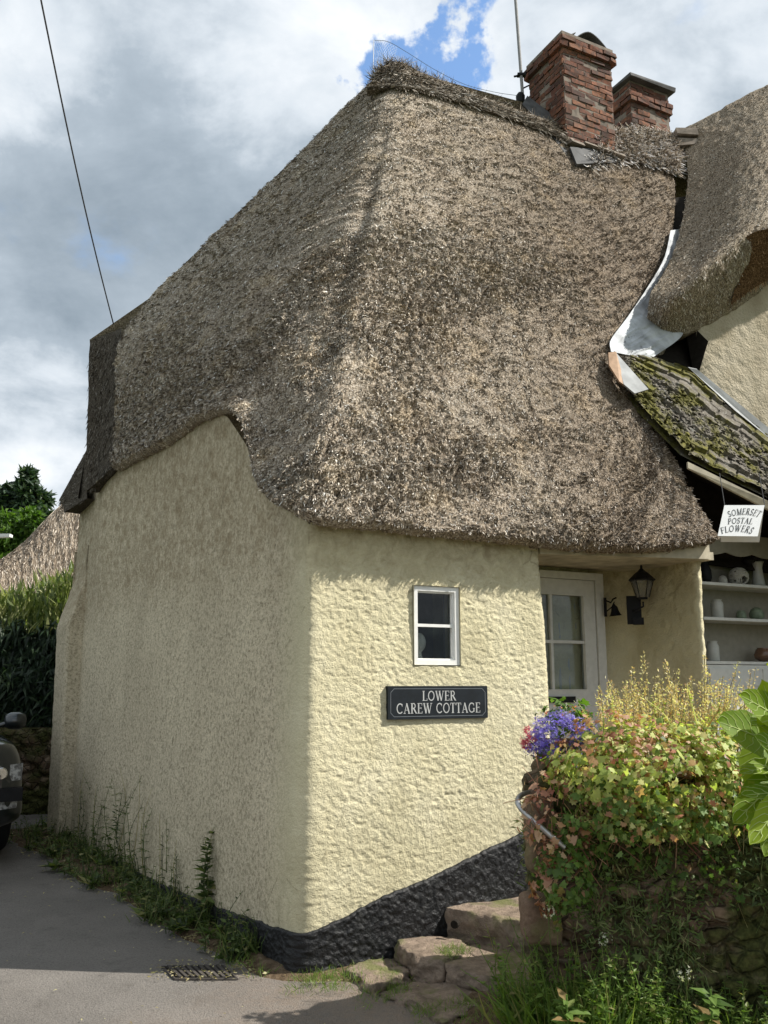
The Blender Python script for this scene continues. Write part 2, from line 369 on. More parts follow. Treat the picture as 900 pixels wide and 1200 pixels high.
def mk_brick(name, pal):
    m = Mat(name, .88, .2); c = m.mix(m.val(m.noise(4, 4), .45, .65, 0, .5), m.ramp(m.rnd, pal), (.25, .10, .05)); n = m.noise(18, 6, .65)
    c = m.mix(m.val(n, .36, .62, 0, .8), c, (.05, .040, .034)); c = m.mix(m.val(m.noise(9, 5, .7), .62, .74, 0, .25), c, (.20, .16, .13))
    m.color(c); m.bump(n, .006, .8); return m.m
MT['brick'] = mk_brick('old_red_brick', [(0, (.06, .034, .026)), (.2, (.11, .050, .036)), (.45, (.17, .068, .043)), (.7, (.23, .090, .052)), (.88, (.27, .12, .065)), (1, (.12, .08, .065))])
MT['mortar'] = flat('lime_mortar', (.20, .17, .14), .9, .1, var=.35, scale=14)
MT['white'] = flat('white_paint', (.74, .74, .71), .45, .4, var=.06)
MT['greypaint'] = flat('grey_white_paint', (.56, .56, .53), .5, .35, var=.08)
MT['shelfpaint'] = flat('cream_shelf_paint', (.27, .25, .20), .5, .3, var=.1)
MT['beam'] = flat('painted_beam', (.42, .38, .29), .75, .2, var=.3, scale=7)
MT['black'] = flat('black_metal', (.010, .010, .011), .6, .2, var=.3)
MT['slate'] = flat('slate_plate', (.010, .014, .018), .65, .2, var=.25)
MT['letters'] = flat('engraved_letters', (.42, .43, .42), .6, .3, var=.1)
MT['signwhite'] = flat('sign_white', (.72, .73, .72), .4, .4, var=.03)
MT['signink'] = flat('sign_lettering', (.015, .02, .018), .5, .3, var=.05)
MT['galv'] = flat('galvanised_steel', (.42, .42, .41), .38, .5, metal=.85, var=.15)
MT['mast'] = flat('weathered_aluminium', (.25, .25, .25), .6, .3, var=.2)
MT['lead'] = flat('lead_sheet', (.085, .085, .085), .8, .2, var=.4, scale=6)
MT['lead2'] = flat('pale_lead_sheet', (.30, .31, .31), .7, .2, var=.3, scale=6)
MT['flash'] = flat('white_sheet_flashing', (.40, .42, .44), .65, .25, var=.4, scale=5)
MT['ply'] = flat('bare_plywood', (.36, .24, .155), .7, .2, var=.15)
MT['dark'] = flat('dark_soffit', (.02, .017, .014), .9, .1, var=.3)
MT['curtain'] = flat('net_curtain', (.46, .46, .44), .85, .1, var=.05, scale=8)
MT['interior'] = flat('room_interior', (.34, .33, .30), .9, .1)
MT['wire'] = flat('wire', (.05, .05, .052), .5, .4, var=.1)
MT['netwire'] = flat('netting_wire', (.22, .27, .33), .5, .4, var=.1)
MT['terracotta'] = flat('terracotta', (.32, .13, .07), .8, .2, var=.2)
def glass(name, tint=(.02, .022, .024), rough=.03):
    m = Mat(name, rough, .8); m.color(tint); m.b.inputs['Coat Weight'].default_value = .6; m.b.inputs['Coat Roughness'].default_value = .03
    tr = m.N.new('ShaderNodeBsdfTransparent'); mx = m.N.new('ShaderNodeMixShader'); fr = m.N.new('ShaderNodeFresnel'); fr.inputs[0].default_value = 1.5
    mx2 = m.N.new('ShaderNodeMixShader'); gl = m.N.new('ShaderNodeBsdfGlossy'); gl.inputs['Roughness'].default_value = rough
    tr.inputs[0].default_value = (.82, .85, .85, 1); fr.inputs[0].default_value = 1.35; m.L.new(fr.outputs[0], mx.inputs[0]); m.L.new(tr.outputs[0], mx.inputs[1]); m.L.new(gl.outputs[0], mx.inputs[2])
    m.L.new(mx.outputs[0], m.N['Material Output'].inputs[0]); return m.m
MT['glass'] = glass('window_glass')
m = Mat('asphalt', .85, .25); n = m.noise(1.2, 6, .6); g = m.noise(160, 3, .7); v = m.vor(110, 'F1')
c = m.ramp(n, [(.3, (.145, .135, .122)), (.7, (.225, .208, .188))]); c = m.mix(m.val(g, .5, .72, 0, .75), c, (.33, .30, .27)); c = m.mix(m.val(m.noise(70, 4, .7), .5, .7, 0, .6), c, (.05, .045, .04)); c = m.mix(m.val(m.noise(5, 6, .7), .55, .75, 0, .45), c, (.045, .041, .037))
# sandy pinkish wash of grit by the corner of the house
sx = m.N.new('ShaderNodeSeparateXYZ'); m.L.new(m.pos, sx.inputs[0])
gr = m.mth('MULTIPLY', m.val(m.mth('ADD', sx.outputs[0], m.mth('MULTIPLY', m.noise(2.5, 5), 1.4)), -.5, .9, 0, .8), m.val(m.noise(20, 5, .7), .3, .6, .3, 1))
c = m.mix(gr, c, (.27, .205, .155)); c = m.mix(m.val(m.noise(.8, 5, .6), .45, .6, 0, .35), c, m.mix(1.0, c, (.7, .68, .66), 'MULTIPLY')); m.color(c); m.bump(m.noise(60, 4, .75), .010, 1.0); m.bump(g, .006, 1.0); m.bump(v, .004, .8); MT['asphalt'] = m.m
m = Mat('soil', .95, .1); n = m.noise(14, 6, .7); m.color(m.ramp(n, [(.3, (.04, .028, .018)), (.5, (.11, .078, .048)), (.7, (.20, .15, .10))])); m.bump(n, .03, .9); m.bump(m.noise(90, 4), .008, .8); MT['soil'] = m.m
m = Mat('meadow', .95, .1); m.color(m.ramp(m.noise(.5, 8, .7), [(.3, (.03, .05, .012)), (.7, (.08, .11, .03))])); MT['meadow'] = m.m
m = Mat('mossy_tiles', .9, .15); n = m.noise(5, 6, .65); mo = m.noise(3.2, 6, .7, .4)
c = m.ramp(n, [(.3, (.06, .052, .042)), (.7, (.20, .18, .15))]); c = m.mix(m.val(m.noise(38, 4, .7), .56, .66, 0, .7), c, (.42, .42, .38)); c = m.mix(m.val(mo, .46, .58, 0, .95), c, m.ramp(m.noise(26, 5, .7), [(.3, (.035, .035, .008)), (.5, (.10, .095, .02)), (.7, (.21, .19, .045))]))
m.color(c); m.bump(mo, .02, .7); m.bump(m.noise(50, 5, .7), .012, .9); MT['moss'] = m.m
m = Mat('car_paint', .28, .5); m.color((.018, .022, .024)); m.b.inputs['Coat Weight'].default_value = 1; m.b.inputs['Metallic'].default_value = .4; MT['car'] = m.m
MT['rubber'] = flat('tyre_rubber', (.015, .015, .015), .8, .2)
m = Mat('headlamp_lens', .08, .8); m.color(m.ramp(m.noise(22, 2), [(.4, (.10, .10, .11)), (.6, (.42, .43, .44))])); m.b.inputs['Coat Weight'].default_value = 1; MT['lens'] = m.m
MT['chrome'] = flat('chrome', (.6, .6, .6), .15, .5, metal=1, var=.05)
MT['carglass'] = flat('car_glass', (.01, .012, .014), .05, .8)
MT['bark'] = flat('bark', (.09, .07, .05), .9, .1, var=.4, scale=10)
MT['leaf_dark'] = leafmat('dark_leaves', [(0, (.008, .018, .008)), (.6, (.020, .042, .018)), (1, (.045, .075, .03))], .2)
MT['leaf_tree'] = leafmat('deep_green_leaves', [(0, (.014, .032, .017)), (.6, (.032, .062, .03)), (1, (.07, .105, .05))], .25)
MT['leaf_lime'] = leafmat('bright_green_leaves', [(0, (.035, .075, .012)), (.6, (.075, .145, .02)), (1, (.13, .21, .04))], .4)
MT['hedge_top'] = leafmat('hedge_shoots', [(0, (.07, .10, .03)), (.5, (.15, .19, .06)), (1, (.32, .32, .14))], .35)
MT['weed'] = leafmat('weed_leaves', [(0, (.03, .05, .016)), (.5, (.08, .12, .035)), (.85, (.15, .19, .06)), (1, (.30, .27, .13))], .35)
MT['grass'] = leafmat('grass_blades', [(0, (.07, .12, .03)), (.5, (.16, .25, .05)), (.85, (.14, .19, .04)), (1, (.30, .26, .12))], .4)
MT['dry'] = leafmat('dry_stems', [(0, (.16, .12, .06)), (.5, (.36, .30, .16)), (1, (.55, .49, .31))], .3)
MT['geranium'] = leafmat('geranium_leaves', [(0, (.08, .12, .03)), (.25, (.30, .37, .10)), (.6, (.55, .58, .20)), (.80, (.70, .65, .32)), (.90, (.50, .30, .16)), (1, (.48, .20, .15))], .42)
MT['geranium2'] = leafmat('shaded_geranium_leaves', [(0, (.06, .11, .025)), (.55, (.14, .23, .05)), (.85, (.15, .22, .06)), (1, (.32, .15, .09))], .4)  # darker copy of the geranium leaves, shade put into the colour
MT['redleaf'] = leafmat('reddened_leaves', [(0, (.24, .08, .06)), (.5, (.42, .20, .14)), (1, (.55, .38, .25))], .35)
MT['spike'] = leafmat('seed_heads', [(0, (.48, .27, .17)), (.35, (.62, .46, .27)), (.7, (.74, .62, .40)), (1, (.86, .78, .58))], .4)
MT['violet'] = leafmat('violet_petals', [(0, (.09, .05, .45)), (.5, (.20, .14, .72)), (1, (.42, .36, .90))], .35)
MT['pink'] = leafmat('pink_petals', [(0, (.50, .04, .12)), (1, (.80, .22, .32))], .35)
MT['orange'] = leafmat('orange_petals', [(0, (.75, .14, .03)), (1, (.85, .35, .08))], .3)
MT['palepetal'] = leafmat('pale_petals', [(0, (.55, .55, .50)), (1, (.75, .73, .55))], .3)
m = Mat('broad_leaf', .6, .3); oi = m.N.new('ShaderNodeObjectInfo')
n = m.noise(3, 3); c = m.ramp(n, [(.3, (.15, .25, .012)), (.7, (.27, .37, .03))]); c = m.mix(m.mth('MULTIPLY', oi.outputs['Random'], .8), c, m.mix(1.0, c, (.30, .48, .5), 'MULTIPLY')); c = m.mix(m.val(m.noise(60, 3), .55, .7, 0, .4), c, (.28, .30, .06)); m.color(c)
m.bump(m.noise(35, 4, .6), .003, .5)
t = m.N.new('ShaderNodeBsdfTranslucent'); m.L.new(m.mix(1.0, c, (1.9, 1.7, .5), 'MULTIPLY'), t.inputs[0]); mx = m.N.new('ShaderNodeMixShader'); mx.inputs[0].default_value = .5
m.L.new(m.b.outputs[0], mx.inputs[1]); m.L.new(t.outputs[0], mx.inputs[2]); m.L.new(mx.outputs[0], m.N['Material Output'].inputs[0]); MT['broad'] = m.m

# ------------------------------------------------------------------ scatter helpers
def scatter(m, tpl, faces, P, D, U, S, mi=0):
    """place template (x = along D, y = side, z = U) at points P"""
    P = np.asarray(P); D = unit(D); W = unit(np.cross(U, D)); U = np.cross(D, W); S = np.asarray(S).reshape(-1, 1, 1)
    T = np.asarray(tpl, float)
    V = P[:, None] + S*(T[None, :, 0:1]*D[:, None] + T[None, :, 1:2]*W[:, None] + T[None, :, 2:3]*U[:, None])
    F = np.asarray(faces); n = len(T)
    FF = (F[None] + (np.arange(len(P))*n)[:, None, None]).reshape(-1, F.shape[1])
    m.add(V.reshape(-1, 3), FF, mi)
LEAF = ([(0, 0, 0), (.35, -.22, .05), (.4, 0, 0), (.35, .22, .05), (1, 0, -.08)], [(0, 1, 2), (0, 2, 3), (1, 4, 2), (3, 2, 4)])
LANCE = ([(0, 0, 0), (.4, -.09, .03), (.4, .09, .03), (1, 0, -.15)], [(0, 1, 2), (1, 3, 2)])
BLADE = ([(0, -.03, 0), (0, .03, 0), (.5, .022, .04), (.5, -.022, .04), (1, 0, -.12)], [(0, 1, 2), (0, 2, 3), (3, 2, 4)])
def lobed(n=5, depth=.34):
    V = [(0.0, 0, 0)]; F = []
    for i in range(2*n+1):
        a = -2.2 + 4.4*i/(2*n); r = .5 if i % 2 else .5*(1-depth)
        V.append((.18 + r*math.cos(a), r*math.sin(a), -.10*(r*r)*4*(.5 if i % 2 else 1)))
    for i in range(2*n): F.append((0, i+1, i+2))
    return V, F
LOBE = lobed()
FLOR = ([(0, 0, 0)] + [(.5*(1 if i % 2 else .25)*math.cos(i*math.pi/5), .5*(1 if i % 2 else .25)*math.sin(i*math.pi/5), .12 if i % 2 else 0) for i in range(10)], [(0, i+1, (i+1) % 10+1) for i in range(10)])
def rdir(n): return unit(rng.normal(size=(n, 3)))
def thatch_tufts(m, Pg, density, L=(.05, .11), W=(.004, .009), lift=.30, jit=.38, mi=0, keep=None):
    """straw ends laid down the slope over the sheet Pg (rows run down the slope)"""
    a, b = Pg.shape[:2]
    p00 = Pg[:-1, :-1]; p10 = Pg[1:, :-1]; p01 = Pg[:-1, 1:]; p11 = Pg[1:, 1:]
    n = np.cross(p10-p00, p01-p00); ar = np.linalg.norm(n, axis=-1); nn = unit(n)
    mid = (p00+p11)/2; sgn = np.sign(np.sum(nn*(CAM-mid), -1, keepdims=True)); nn = nn*sgn
    w = ar.ravel(); N = int(w.sum()*density); idx = rng.choice(len(w), N, p=w/w.sum())
    u = rng.random((N, 1)); v = rng.random((N, 1)); f = lambda q: q.reshape(-1, 3)[idx]
    P = f(p00)*(1-u)*(1-v) + f(p10)*u*(1-v) + f(p01)*(1-u)*v + f(p11)*u*v
    down = unit(f(p10)-f(p00)); nr = f(nn); side = np.cross(down, nr)
    ang = lift*(.25+1.1*rng.random((N, 1)))
    D = unit(down*np.cos(ang) + nr*np.sin(ang) + side*rng.normal(0, jit, (N, 1)))
    Wv = unit(np.cross(D, unit(nr + side*rng.normal(0, .5, (N, 1)))))
    l = rng.uniform(*L, (N, 1)); hw = rng.uniform(*W, (N, 1))/1.0
    P = P - nr*.01
    V = np.stack([P-Wv*hw, P+Wv*hw, P+D*l+Wv*hw*.55, P+D*l-Wv*hw*.55], 1)
    if keep is not None:
        k = keep(P); V = V[k]
    i = np.arange(len(V))[:, None]*4
    m.add(V.reshape(-1, 3), np.concatenate([i, i+1, i+2, i+3], 1), mi)
def sheet_normals(Q):
    du = np.gradient(Q, axis=0); dv = np.gradient(Q, axis=1); n = unit(np.cross(du, dv))
    s = np.sign(np.sum(n*(CAM-Q), -1, keepdims=True)); return n*s

# ================================================================== THE SETTING
def struct(name, m, mat, smooth=False): return single(name, m, mat, kind='structure', origin=(0, 0, 0), smooth=smooth)
g = M(); X = np.array([-600, -60, -20, -5, 0, 5, 20, 60, 600.]); P = np.array([[(x, y, -.03) for y in (-300, -40, -10, 0, 5, 10, 20, 60, 900)] for x in X]); g.grid(P); struct('ground', g, MT['meadow'])
xs = np.linspace(-9, 6, 160); ys = np.linspace(-6, 40, 300); XX, YY = np.meshgrid(xs, ys, indexing='ij')
SH = (YY-5)*G[0]/G[1]*np.clip((YY-4)/3, 0, 1)
PX = XX + SH; PZ = .006*fbm(PX*.8, YY*.8, 3) + .0*XX
g = M(); g.grid(np.stack([PX, YY, PZ], -1)); struct('road', g, MT['asphalt'], True)

# verge of soil along the gable wall and round the corner to the steps
path = [gw(5.9), gw(3), gw(.9), gw(.12, .05), fw(.35), fw(2.6)]
q, nr, s = rounded(path, .1, .05)
offs = np.linspace(-.15, 1, 14); wid = np.interp(s, [0, 3.0, 4.8, 5.6, 6.0, 6.6, 8.2], [.55, .45, .34, .20, .30, .55, 1.1])*(1+.35*fbm(s*2.2, s*0, 5)) 
Q = np.zeros((len(s), 14, 3))
for j, o in enumerate(offs):
    d = np.where(o < 0, o, o*wid); Q[:, j, :2] = q + nr*d[:, None]
    Q[:, j, 2] = .035*(1-np.clip(o, 0, 1)**2)*(1+.8*fbm(s*6, s*0+o*4, 9)) - .012*(o > .99)
g = M(); g.grid(Q); struct('verge', g, MT['soil'], True)
VERGE = (q, nr, s, wid)
# sloping dirt between the steps and the garden wall
g = M(); n = 40; Q = np.zeros((n, n, 3))
c00 = atz(395, 1150, 0); 
for i, a in enumerate(np.linspace(0, 1, n)):
    for j, b in enumerate(np.linspace(0, 1, n)):
        p = fw(.15 + 5.5*a, 1.55 - 1.9*b); r = a
        Q[i, j] = p; Q[i, j, 2] = -.02 + np.interp(a*5.5, [0, .35, 1.0, 1.7, 2.6, 6], [.01, .03, .13, .36, .42, .42]) + .02*fbm(np.array(p[0]*4), np.array(p[1]*4), 4)
g.grid(Q); struct('garden_path', g, MT['soil'], True)

# ================================================================== COTTAGE
cot = Thing('cottage', 'cream roughcast cottage with one great hipped thatched roof and black painted plinth', 'cottage', (*C0[:2], 0))
# --- window opening on the front wall
wTL, wBR = onf(482, 686), onf(537, 780); wk0, wk1 = kf(wTL)-.0, kf(wBR); wz0, wz1 = wBR[2], wTL[2]
KEND = kf(onf(638, 800)); ST = .0066
pp = [gw(5.57), gw(0), fw(KEND), fw(KEND, -.95)]
q, nr, s = rounded(pp, [0, .045, .04, 0], ST)
nr = -nr if np.dot(nr[0], NG[:2]) < 0 else nr
scor = 5.57 - .05                      # arc length where the corner lies (about)
kk = (q - C0[:2])@A[:2]; gg = (q - C0[:2])@G[:2]
zt = np.interp(s, [0, 3.8, 4.25, 4.9, 5.3, 5.6, 7.6], [3.75, 3.68, 3.48, 2.92, 2.68, 2.62, 2.66])
nz = 500; T = np.linspace(0, 1, nz)
ZZ = -.12 + (zt[:, None]+.12)*T[None]; SS = s[:, None] + 0*ZZ
front = np.clip((s-5.50)/.1, 0, 1)[:, None]; cornr = 1-.8*np.exp(-((s-5.54)/.05)**2)[:, None]
big = fbm(SS*1.1, ZZ*1.1, 1)*.022 + .03*np.exp(-((s[:, None]-1.1)/.55)**2)*np.clip(ZZ/3, 0, 1)
lump = fbm(SS*38+.8*fbm(SS*16, ZZ*16, 8), ZZ*54+.8*fbm(SS*18, ZZ*18, 18), 2, 2); lump = (np.abs(lump)*-.3+lump*.8)*(.55+.9*np.clip(.5+fbm(SS*2.2, ZZ*2.2, 44, 2), 0, 1))*cornr
fine = fbm(SS*46, ZZ*46, 6, 1)
disp = big + lump*(.003 + .0038*front) + fine*(.002+.002*front)
bat = .085*(1-np.clip(ZZ/2.5, 0, 1))*np.interp(s, [0, 3.5], [.1, 1])[:, None]
if True:
    W3 = np.zeros(ZZ.shape+(3,)); W3[..., 0] = q[:, 0:1] + nr[:, 0:1]*(disp+bat); W3[..., 1] = q[:, 1:2] + nr[:, 1:2]*(disp+bat); W3[..., 2] = ZZ
KF = (W3[..., :2]-C0[:2])@A[:2]
isf = (s > 5.6)[:, None] & (s < 5.57+KEND-.02)[:, None]
# snap vertices near the opening on to its edges, then drop the faces inside
def hole_grid(m, W3, mask_in):
    a, b = W3.shape[:2]; i = (np.arange(a-1)[:, None]*b + np.arange(b-1)[None])
    F = np.stack([i, i+1, i+b+1, i+b], -1); cen = (mask_in[:-1, :-1] & mask_in[1:, :-1] & mask_in[:-1, 1:] & mask_in[1:, 1:])
    m.add(W3.reshape(-1, 3), F[~cen].reshape(-1, 4))
ins = isf & (KF > wk0-.004) & (KF < wk1+.004) & (W3[..., 2] > wz0-.004) & (W3[..., 2] < wz1+.004)
wm = M(); hole_grid(wm, W3, ins)
# reveals
fr_off = .0
def revealpts(off): return [fw(wk0, off, wz0), fw(wk1, off, wz0), fw(wk1, off, wz1), fw(wk0, off, wz1)]
ra = np.array(revealpts(.035)+revealpts(.035)[:1]); rb = np.array(revealpts(-.16)+revealpts(-.16)[:1]); wm.grid(np.stack([ra*1.0, rb]))
# rest of the shell: back and far walls, so the house is a closed body
def quad(m, a, b, c, d, mi=0): m.add([a, b, c, d], [(0, 1, 2, 3)], mi)
D0 = gw(5.57); BR = D0 + A*5.2
quad(wm, D0, BR, BR+Z*3.4, D0+Z*3.4)
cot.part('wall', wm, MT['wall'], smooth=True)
# plinth
pm = M(); q2, nr2, s2 = rounded([gw(4.6), gw(0), fw(KEND)], [0, .045, 0], ST)
nr2 = -nr2 if np.dot(nr2[0], NG[:2]) < 0 else nr2
topz = np.interp(s2, [0, 2.6, 3.7, 4.6, 5.04, 5.37, 6.07, 6.3], [.04, .10, .15, .215, .365, .45, .66, .72]) + .010*fbm(s2*9, s2*0, 3)+.006*fbm(s2*34, s2*0, 6)
T2 = np.linspace(0, 1, 60); Z2 = -.12 + (topz[:, None]+.12)*T2[None]; S2 = s2[:, None]+0*Z2
d2 = .008*np.abs(fbm(S2*48, Z2*48, 41, 2)) + .085*(1-np.clip(Z2/2.5, 0, 1))*np.interp(s2, [0, 2.6], [.35, 1])[:, None] + .022*fbm(S2*1.1+1, Z2*1.1, 1)+.018 + .009*fbm(S2*44, Z2*50, 4, 2) - .02*(T2[None] > .985)
P2 = np.zeros(Z2.shape+(3,)); P2[..., 0] = q2[:, 0:1]+nr2[:, 0:1]*d2; P2[..., 1] = q2[:, 1:2]+nr2[:, 1:2]*d2; P2[..., 2] = Z2
# keep the plinth proud of the wall everywhere
top_in = P2[:, -1].copy(); top_in[:, :2] -= nr2*.06; pm.grid(np.concatenate([P2, top_in[:, None]], 1)); cot.part('plinth', pm, MT['plinth'], smooth=True)
# buttress at the far end of the gable wall
bm_ = M(); zs = np.linspace(-.1, 3.0, 120); outp = np.interp(zs, [-.1, 1.3, 2.15, 2.75, 3.05], [.10, .13, .15, -.04, -.22])
prof = []
ring = [(5.20, 0), (5.22, .9), (5.27, 1), (5.62, 1), (5.9, .9), (5.95, -.2)]
rr = resample(np.array([(5.05, -.3), (5.08, .85), (5.11, 1), (5.25, 1.0), (5.50, 1), (5.60, .9), (5.62, -1.2)]), 60)
Q = np.zeros((len(zs), len(rr), 3))
for i, (z_, o_) in enumerate(zip(zs, outp)):
    kkk = rr[:, 0]; oo = np.where(rr[:, 1] > 0, rr[:, 1]*o_, rr[:, 1]*.18-abs(min(o_, 0))) + .02 + .01*(1-min(max(z_/2.5, 0), 1)) + .010*fbm(kkk*20, np.full(len(kkk), z_*20), 4); Q[i] = C0 + G*kkk[:, None] + NG*oo[:, None] + Z*z_
bm_.grid(Q); cot.part('buttress', bm_, MT['wall'], smooth=True)

# --- small window
def frame_rect(m, k0, k1, z0, z1, w, off0, off1, hb=None):
    """rectangular frame lying in the front-wall plane"""
    c = lambda k, z: fw(k, (off0+off1)/2, z); t = (off1-off0)/2
    m.box(c((k0+k1)/2, z0+w/2), A*(k1-k0)/2, NF*t, Z*w/2); m.box(c((k0+k1)/2, z1-w/2), A*(k1-k0)/2, NF*t, Z*w/2)
    m.box(c(k0+w/2, (z0+z1)/2), A*w/2, NF*t*.985, Z*((z1-z0)/2-w)); m.box(c(k1-w/2, (z0+z1)/2), A*w/2, NF*t*.985, Z*((z1-z0)/2-w))
fm = M(); frame_rect(fm, wk0+.002, wk1-.002, wz0+.002, wz1-.002, .030, -.035, .022)
win = cot.part('window', fm, MT['white'], label='small white painted two-pane casement window')
fm = M(); frame_rect(fm, wk0+.032, wk1-.032, wz0+.032, wz1-.032, .010, -.040, .004); cot.part('casement', fm, MT['white'], win)
zm = wz0 + (wz1-wz0)*.50
fm = M(); fm.box(fw((wk0+wk1)/2, -.012, zm), A*((wk1-wk0)/2-.036), NF*.018, Z*.009); cot.part('glazing_bar', fm, MT['white'], win)
for z0, z1 in ((wz0+.032, zm-.009), (zm+.009, wz1-.032)):
    fm = M(); fm.box(fw((wk0+wk1)/2, -.022, (z0+z1)/2), A*((wk1-wk0)/2-.04), NF*.002, Z*(z1-z0)/2); cot.part('pane', fm, MT['glass'], win)
fm = M()   # the room behind
kx0, kx1, za, zb = wk0-.5, wk1+.6, wz0-.5, wz1+.4
for c, ax, ay, az in ((fw((kx0+kx1)/2, -1.2, (za+zb)/2), A*(kx1-kx0)/2, NF*.02, Z*(zb-za)/2), (fw(kx0, -.68, (za+zb)/2), A*.02, NF*.5, Z*(zb-za)/2), (fw(kx1, -.68, (za+zb)/2), A*.02, NF*.5, Z*(zb-za)/2),
                      (fw((kx0+kx1)/2, -.68, za), A*(kx1-kx0)/2, NF*.5, Z*.02), (fw((kx0+kx1)/2, -.68, zb), A*(kx1-kx0)/2, NF*.5, Z*.02)): fm.box(c, ax, ay, az)
fm.box(fw(kx0+(wk0-kx0)/2, -.17, (za+zb)/2), A*(wk0-kx0)/2, NF*.01, Z*(zb-za)/2); fm.box(fw(kx1+(wk1-kx1)/2, -.17, (za+zb)/2), A*abs(wk1-kx1)/2, NF*.01, Z*(zb-za)/2)
cot.part('room_lining', fm, MT['interior'])

# --- porch recess: side wall curving forward, back wall, soffit, lintel
OB = -.95
pdoor = onf(706, 750, OB); kd1 = kf(pdoor); kcor = kf(onf(820, 720, -.12))
q3, nr3, s3 = rounded([fw(KEND-.3, OB), fw(kd1, OB), fw(kf(onf(740, 720, -.88)), -.90), fw(kf(onf(783, 720, -.5)), -.55), fw(kcor, -.10), fw(kcor+.12, -.20), fw(kcor+.14, -.9)], [0, .03, .10, .15, .08, .05, 0], .014)
nr3 = nr3 if nr3[0]@(-A[:2]*0+NF[:2]) > 0 else -nr3
Z3 = np.linspace(.2, 2.75, 190)[None]+0*s3[:, None]; S3 = s3[:, None]+0*Z3
d3 = .012*fbm(S3*19, Z3*19, 21, 3)+.02*fbm(S3*1.6, Z3*1.6, 5)
P3 = np.zeros(Z3.shape+(3,)); P3[..., 0] = q3[:, 0:1]+nr3[:, 0:1]*d3; P3[..., 1] = q3[:, 1:2]+nr3[:, 1:2]*d3; P3[..., 2] = Z3
msk = np.zeros(Z3.shape, bool)
pm = M(); pm.grid(P3); cot.part('porch_wall', pm, MT['porchwall'], smooth=True)
pm = M(); kmid = (KEND+kcor)/2; pm.box(fw(kmid, -.5, 2.50), A*((kcor-KEND)/2+.1), NF*.46, Z*.03); cot.part('porch_ceiling', pm, MT['beam'])
zbL, zbR = onf(640, 650, -.02)[2], onf(810, 654, -.02)[2]
pm = M(); kl, kr = KEND-.0, kcor+.02; pts = [fw(kl, .0, zbL), fw(kr, .0, zbR), fw(kr, .0, zbR+.26), fw(kl, .0, zbL+.26)]
pm.poly(pts, -NF*.14); cot.part('lintel_beam', pm, MT['beam'])
pm = M(); pm.box(fw(kmid, -.45, .36), A*(kcor-KEND)/2, NF*.55, Z*.06); cot.part('porch_floor', pm, MT['step'])

# --- front door
def ond(px, py): return onf(px, py, OB+.05)
dk1 = kf(ond(697, 750)); dzt = ond(697, 681)[2]; dk0 = dk1-.80; dzb = .42
pk = lambda px: kf(ond(px, 750)); pz = lambda py: ond(670, py)[2]
fo = kf(ond(706, 750)); fzt = ond(700, 673)[2]
dm = M(); o0, o1 = OB+.012, OB+.09
for c, h, zc, hz in (((dk1+fo)/2+.001, (fo-dk1)/2, (dzb+fzt)/2, (fzt-dzb)/2), (dk0-.04, .04, (dzb+fzt)/2, (fzt-dzb)/2)): dm.box(fw(c, (o0+o1)/2, zc), A*h, NF*(o1-o0)/2, Z*hz)
dm.box(fw((dk0+dk1)/2, (o0+o1)/2, (dzt+fzt)/2), A*(dk1-dk0)/2, NF*(o1-o0)/2*.98, Z*(fzt-dzt)/2)
dr = cot.part('door_frame', dm, MT['greypaint'])
g0, g1 = pk(647)-.33-.03, pk(684); gz0, gz1 = pz(809), pz(697); gzm = (pz(750)+pz(755))/2; bark = pk(645.3)
dm = M(); off = OB+.052; t = .022
def dbox(k0, k1, z0, z1, tt=t, oo=off): dm.box(fw((k0+k1)/2, oo, (z0+z1)/2), A*(k1-k0)/2, NF*tt, Z*(z1-z0)/2)
dbox(dk0, g0, dzb, dzt-.004); dbox(g1, dk1-.004, dzb, dzt-.004); dbox(g0, g1, gz1, dzt-.004); dbox(g0, g1, dzb, gz0)
dbox(g0, g1, gzm-.012, gzm+.012, .016); dbox(bark-.012, bark+.012, gz0, gzm-.012, .0165); dbox(bark-.012, bark+.012, gzm+.012, gz1, .0165)
# moulding round the glass
dbox(g1-.008, g1, gz0+.008, gz1-.008, .026); dbox(g0, g1, gz0, gz0+.008, .026); dbox(g0, g1, gz1-.008, gz1, .026)
door = cot.part('door', dm, MT['greypaint'], label='pale glazed front door with curtain behind its panes')
dm = M(); dbox(g0, g1, gz0, gz1, .002, off-.006); cot.part('door_glass', dm, MT['glass'], door)
dm = M()
xk = np.linspace(g0+.02, g1-.03, 120); zz = np.linspace(gz0-.02, gz1, 30)
def curt(k0, k1, z0, z1, fold, ph):
    xk = np.linspace(k0, k1, 140); zz = np.linspace(z0, z1, 24); Q = np.zeros((len(xk), len(zz), 3))
    for i, a in enumerate(xk): 
        for j, b in enumerate(zz): Q[i, j] = fw(a, off-.07+.030*math.sin(a*fold+ph+.8*math.sin(b*3))*(1-.3*(b-z0)/(z1-z0)), b)
    dm.grid(Q)
curt(g0, g1-.035, gzm+.10*0+.03, gz1, 75, 0); curt(g0, g1-.05, gz0-.03, gzm+.02, 70, 1)
cot.part('curtain', dm, MT['curtain'], door, smooth=True)
dm = M(); dbox(g0-.02, g1+.0, gz0-.05, gz1+.02, .005, off-.028-.12); cot.part('door_backing', dm, MT['interior'], door)
dm = M(); dbox(pk(640)-.15, pk(668), pz(823), pz(816), .012, off+.03); cot.part('letterbox', dm, MT['black'], door)

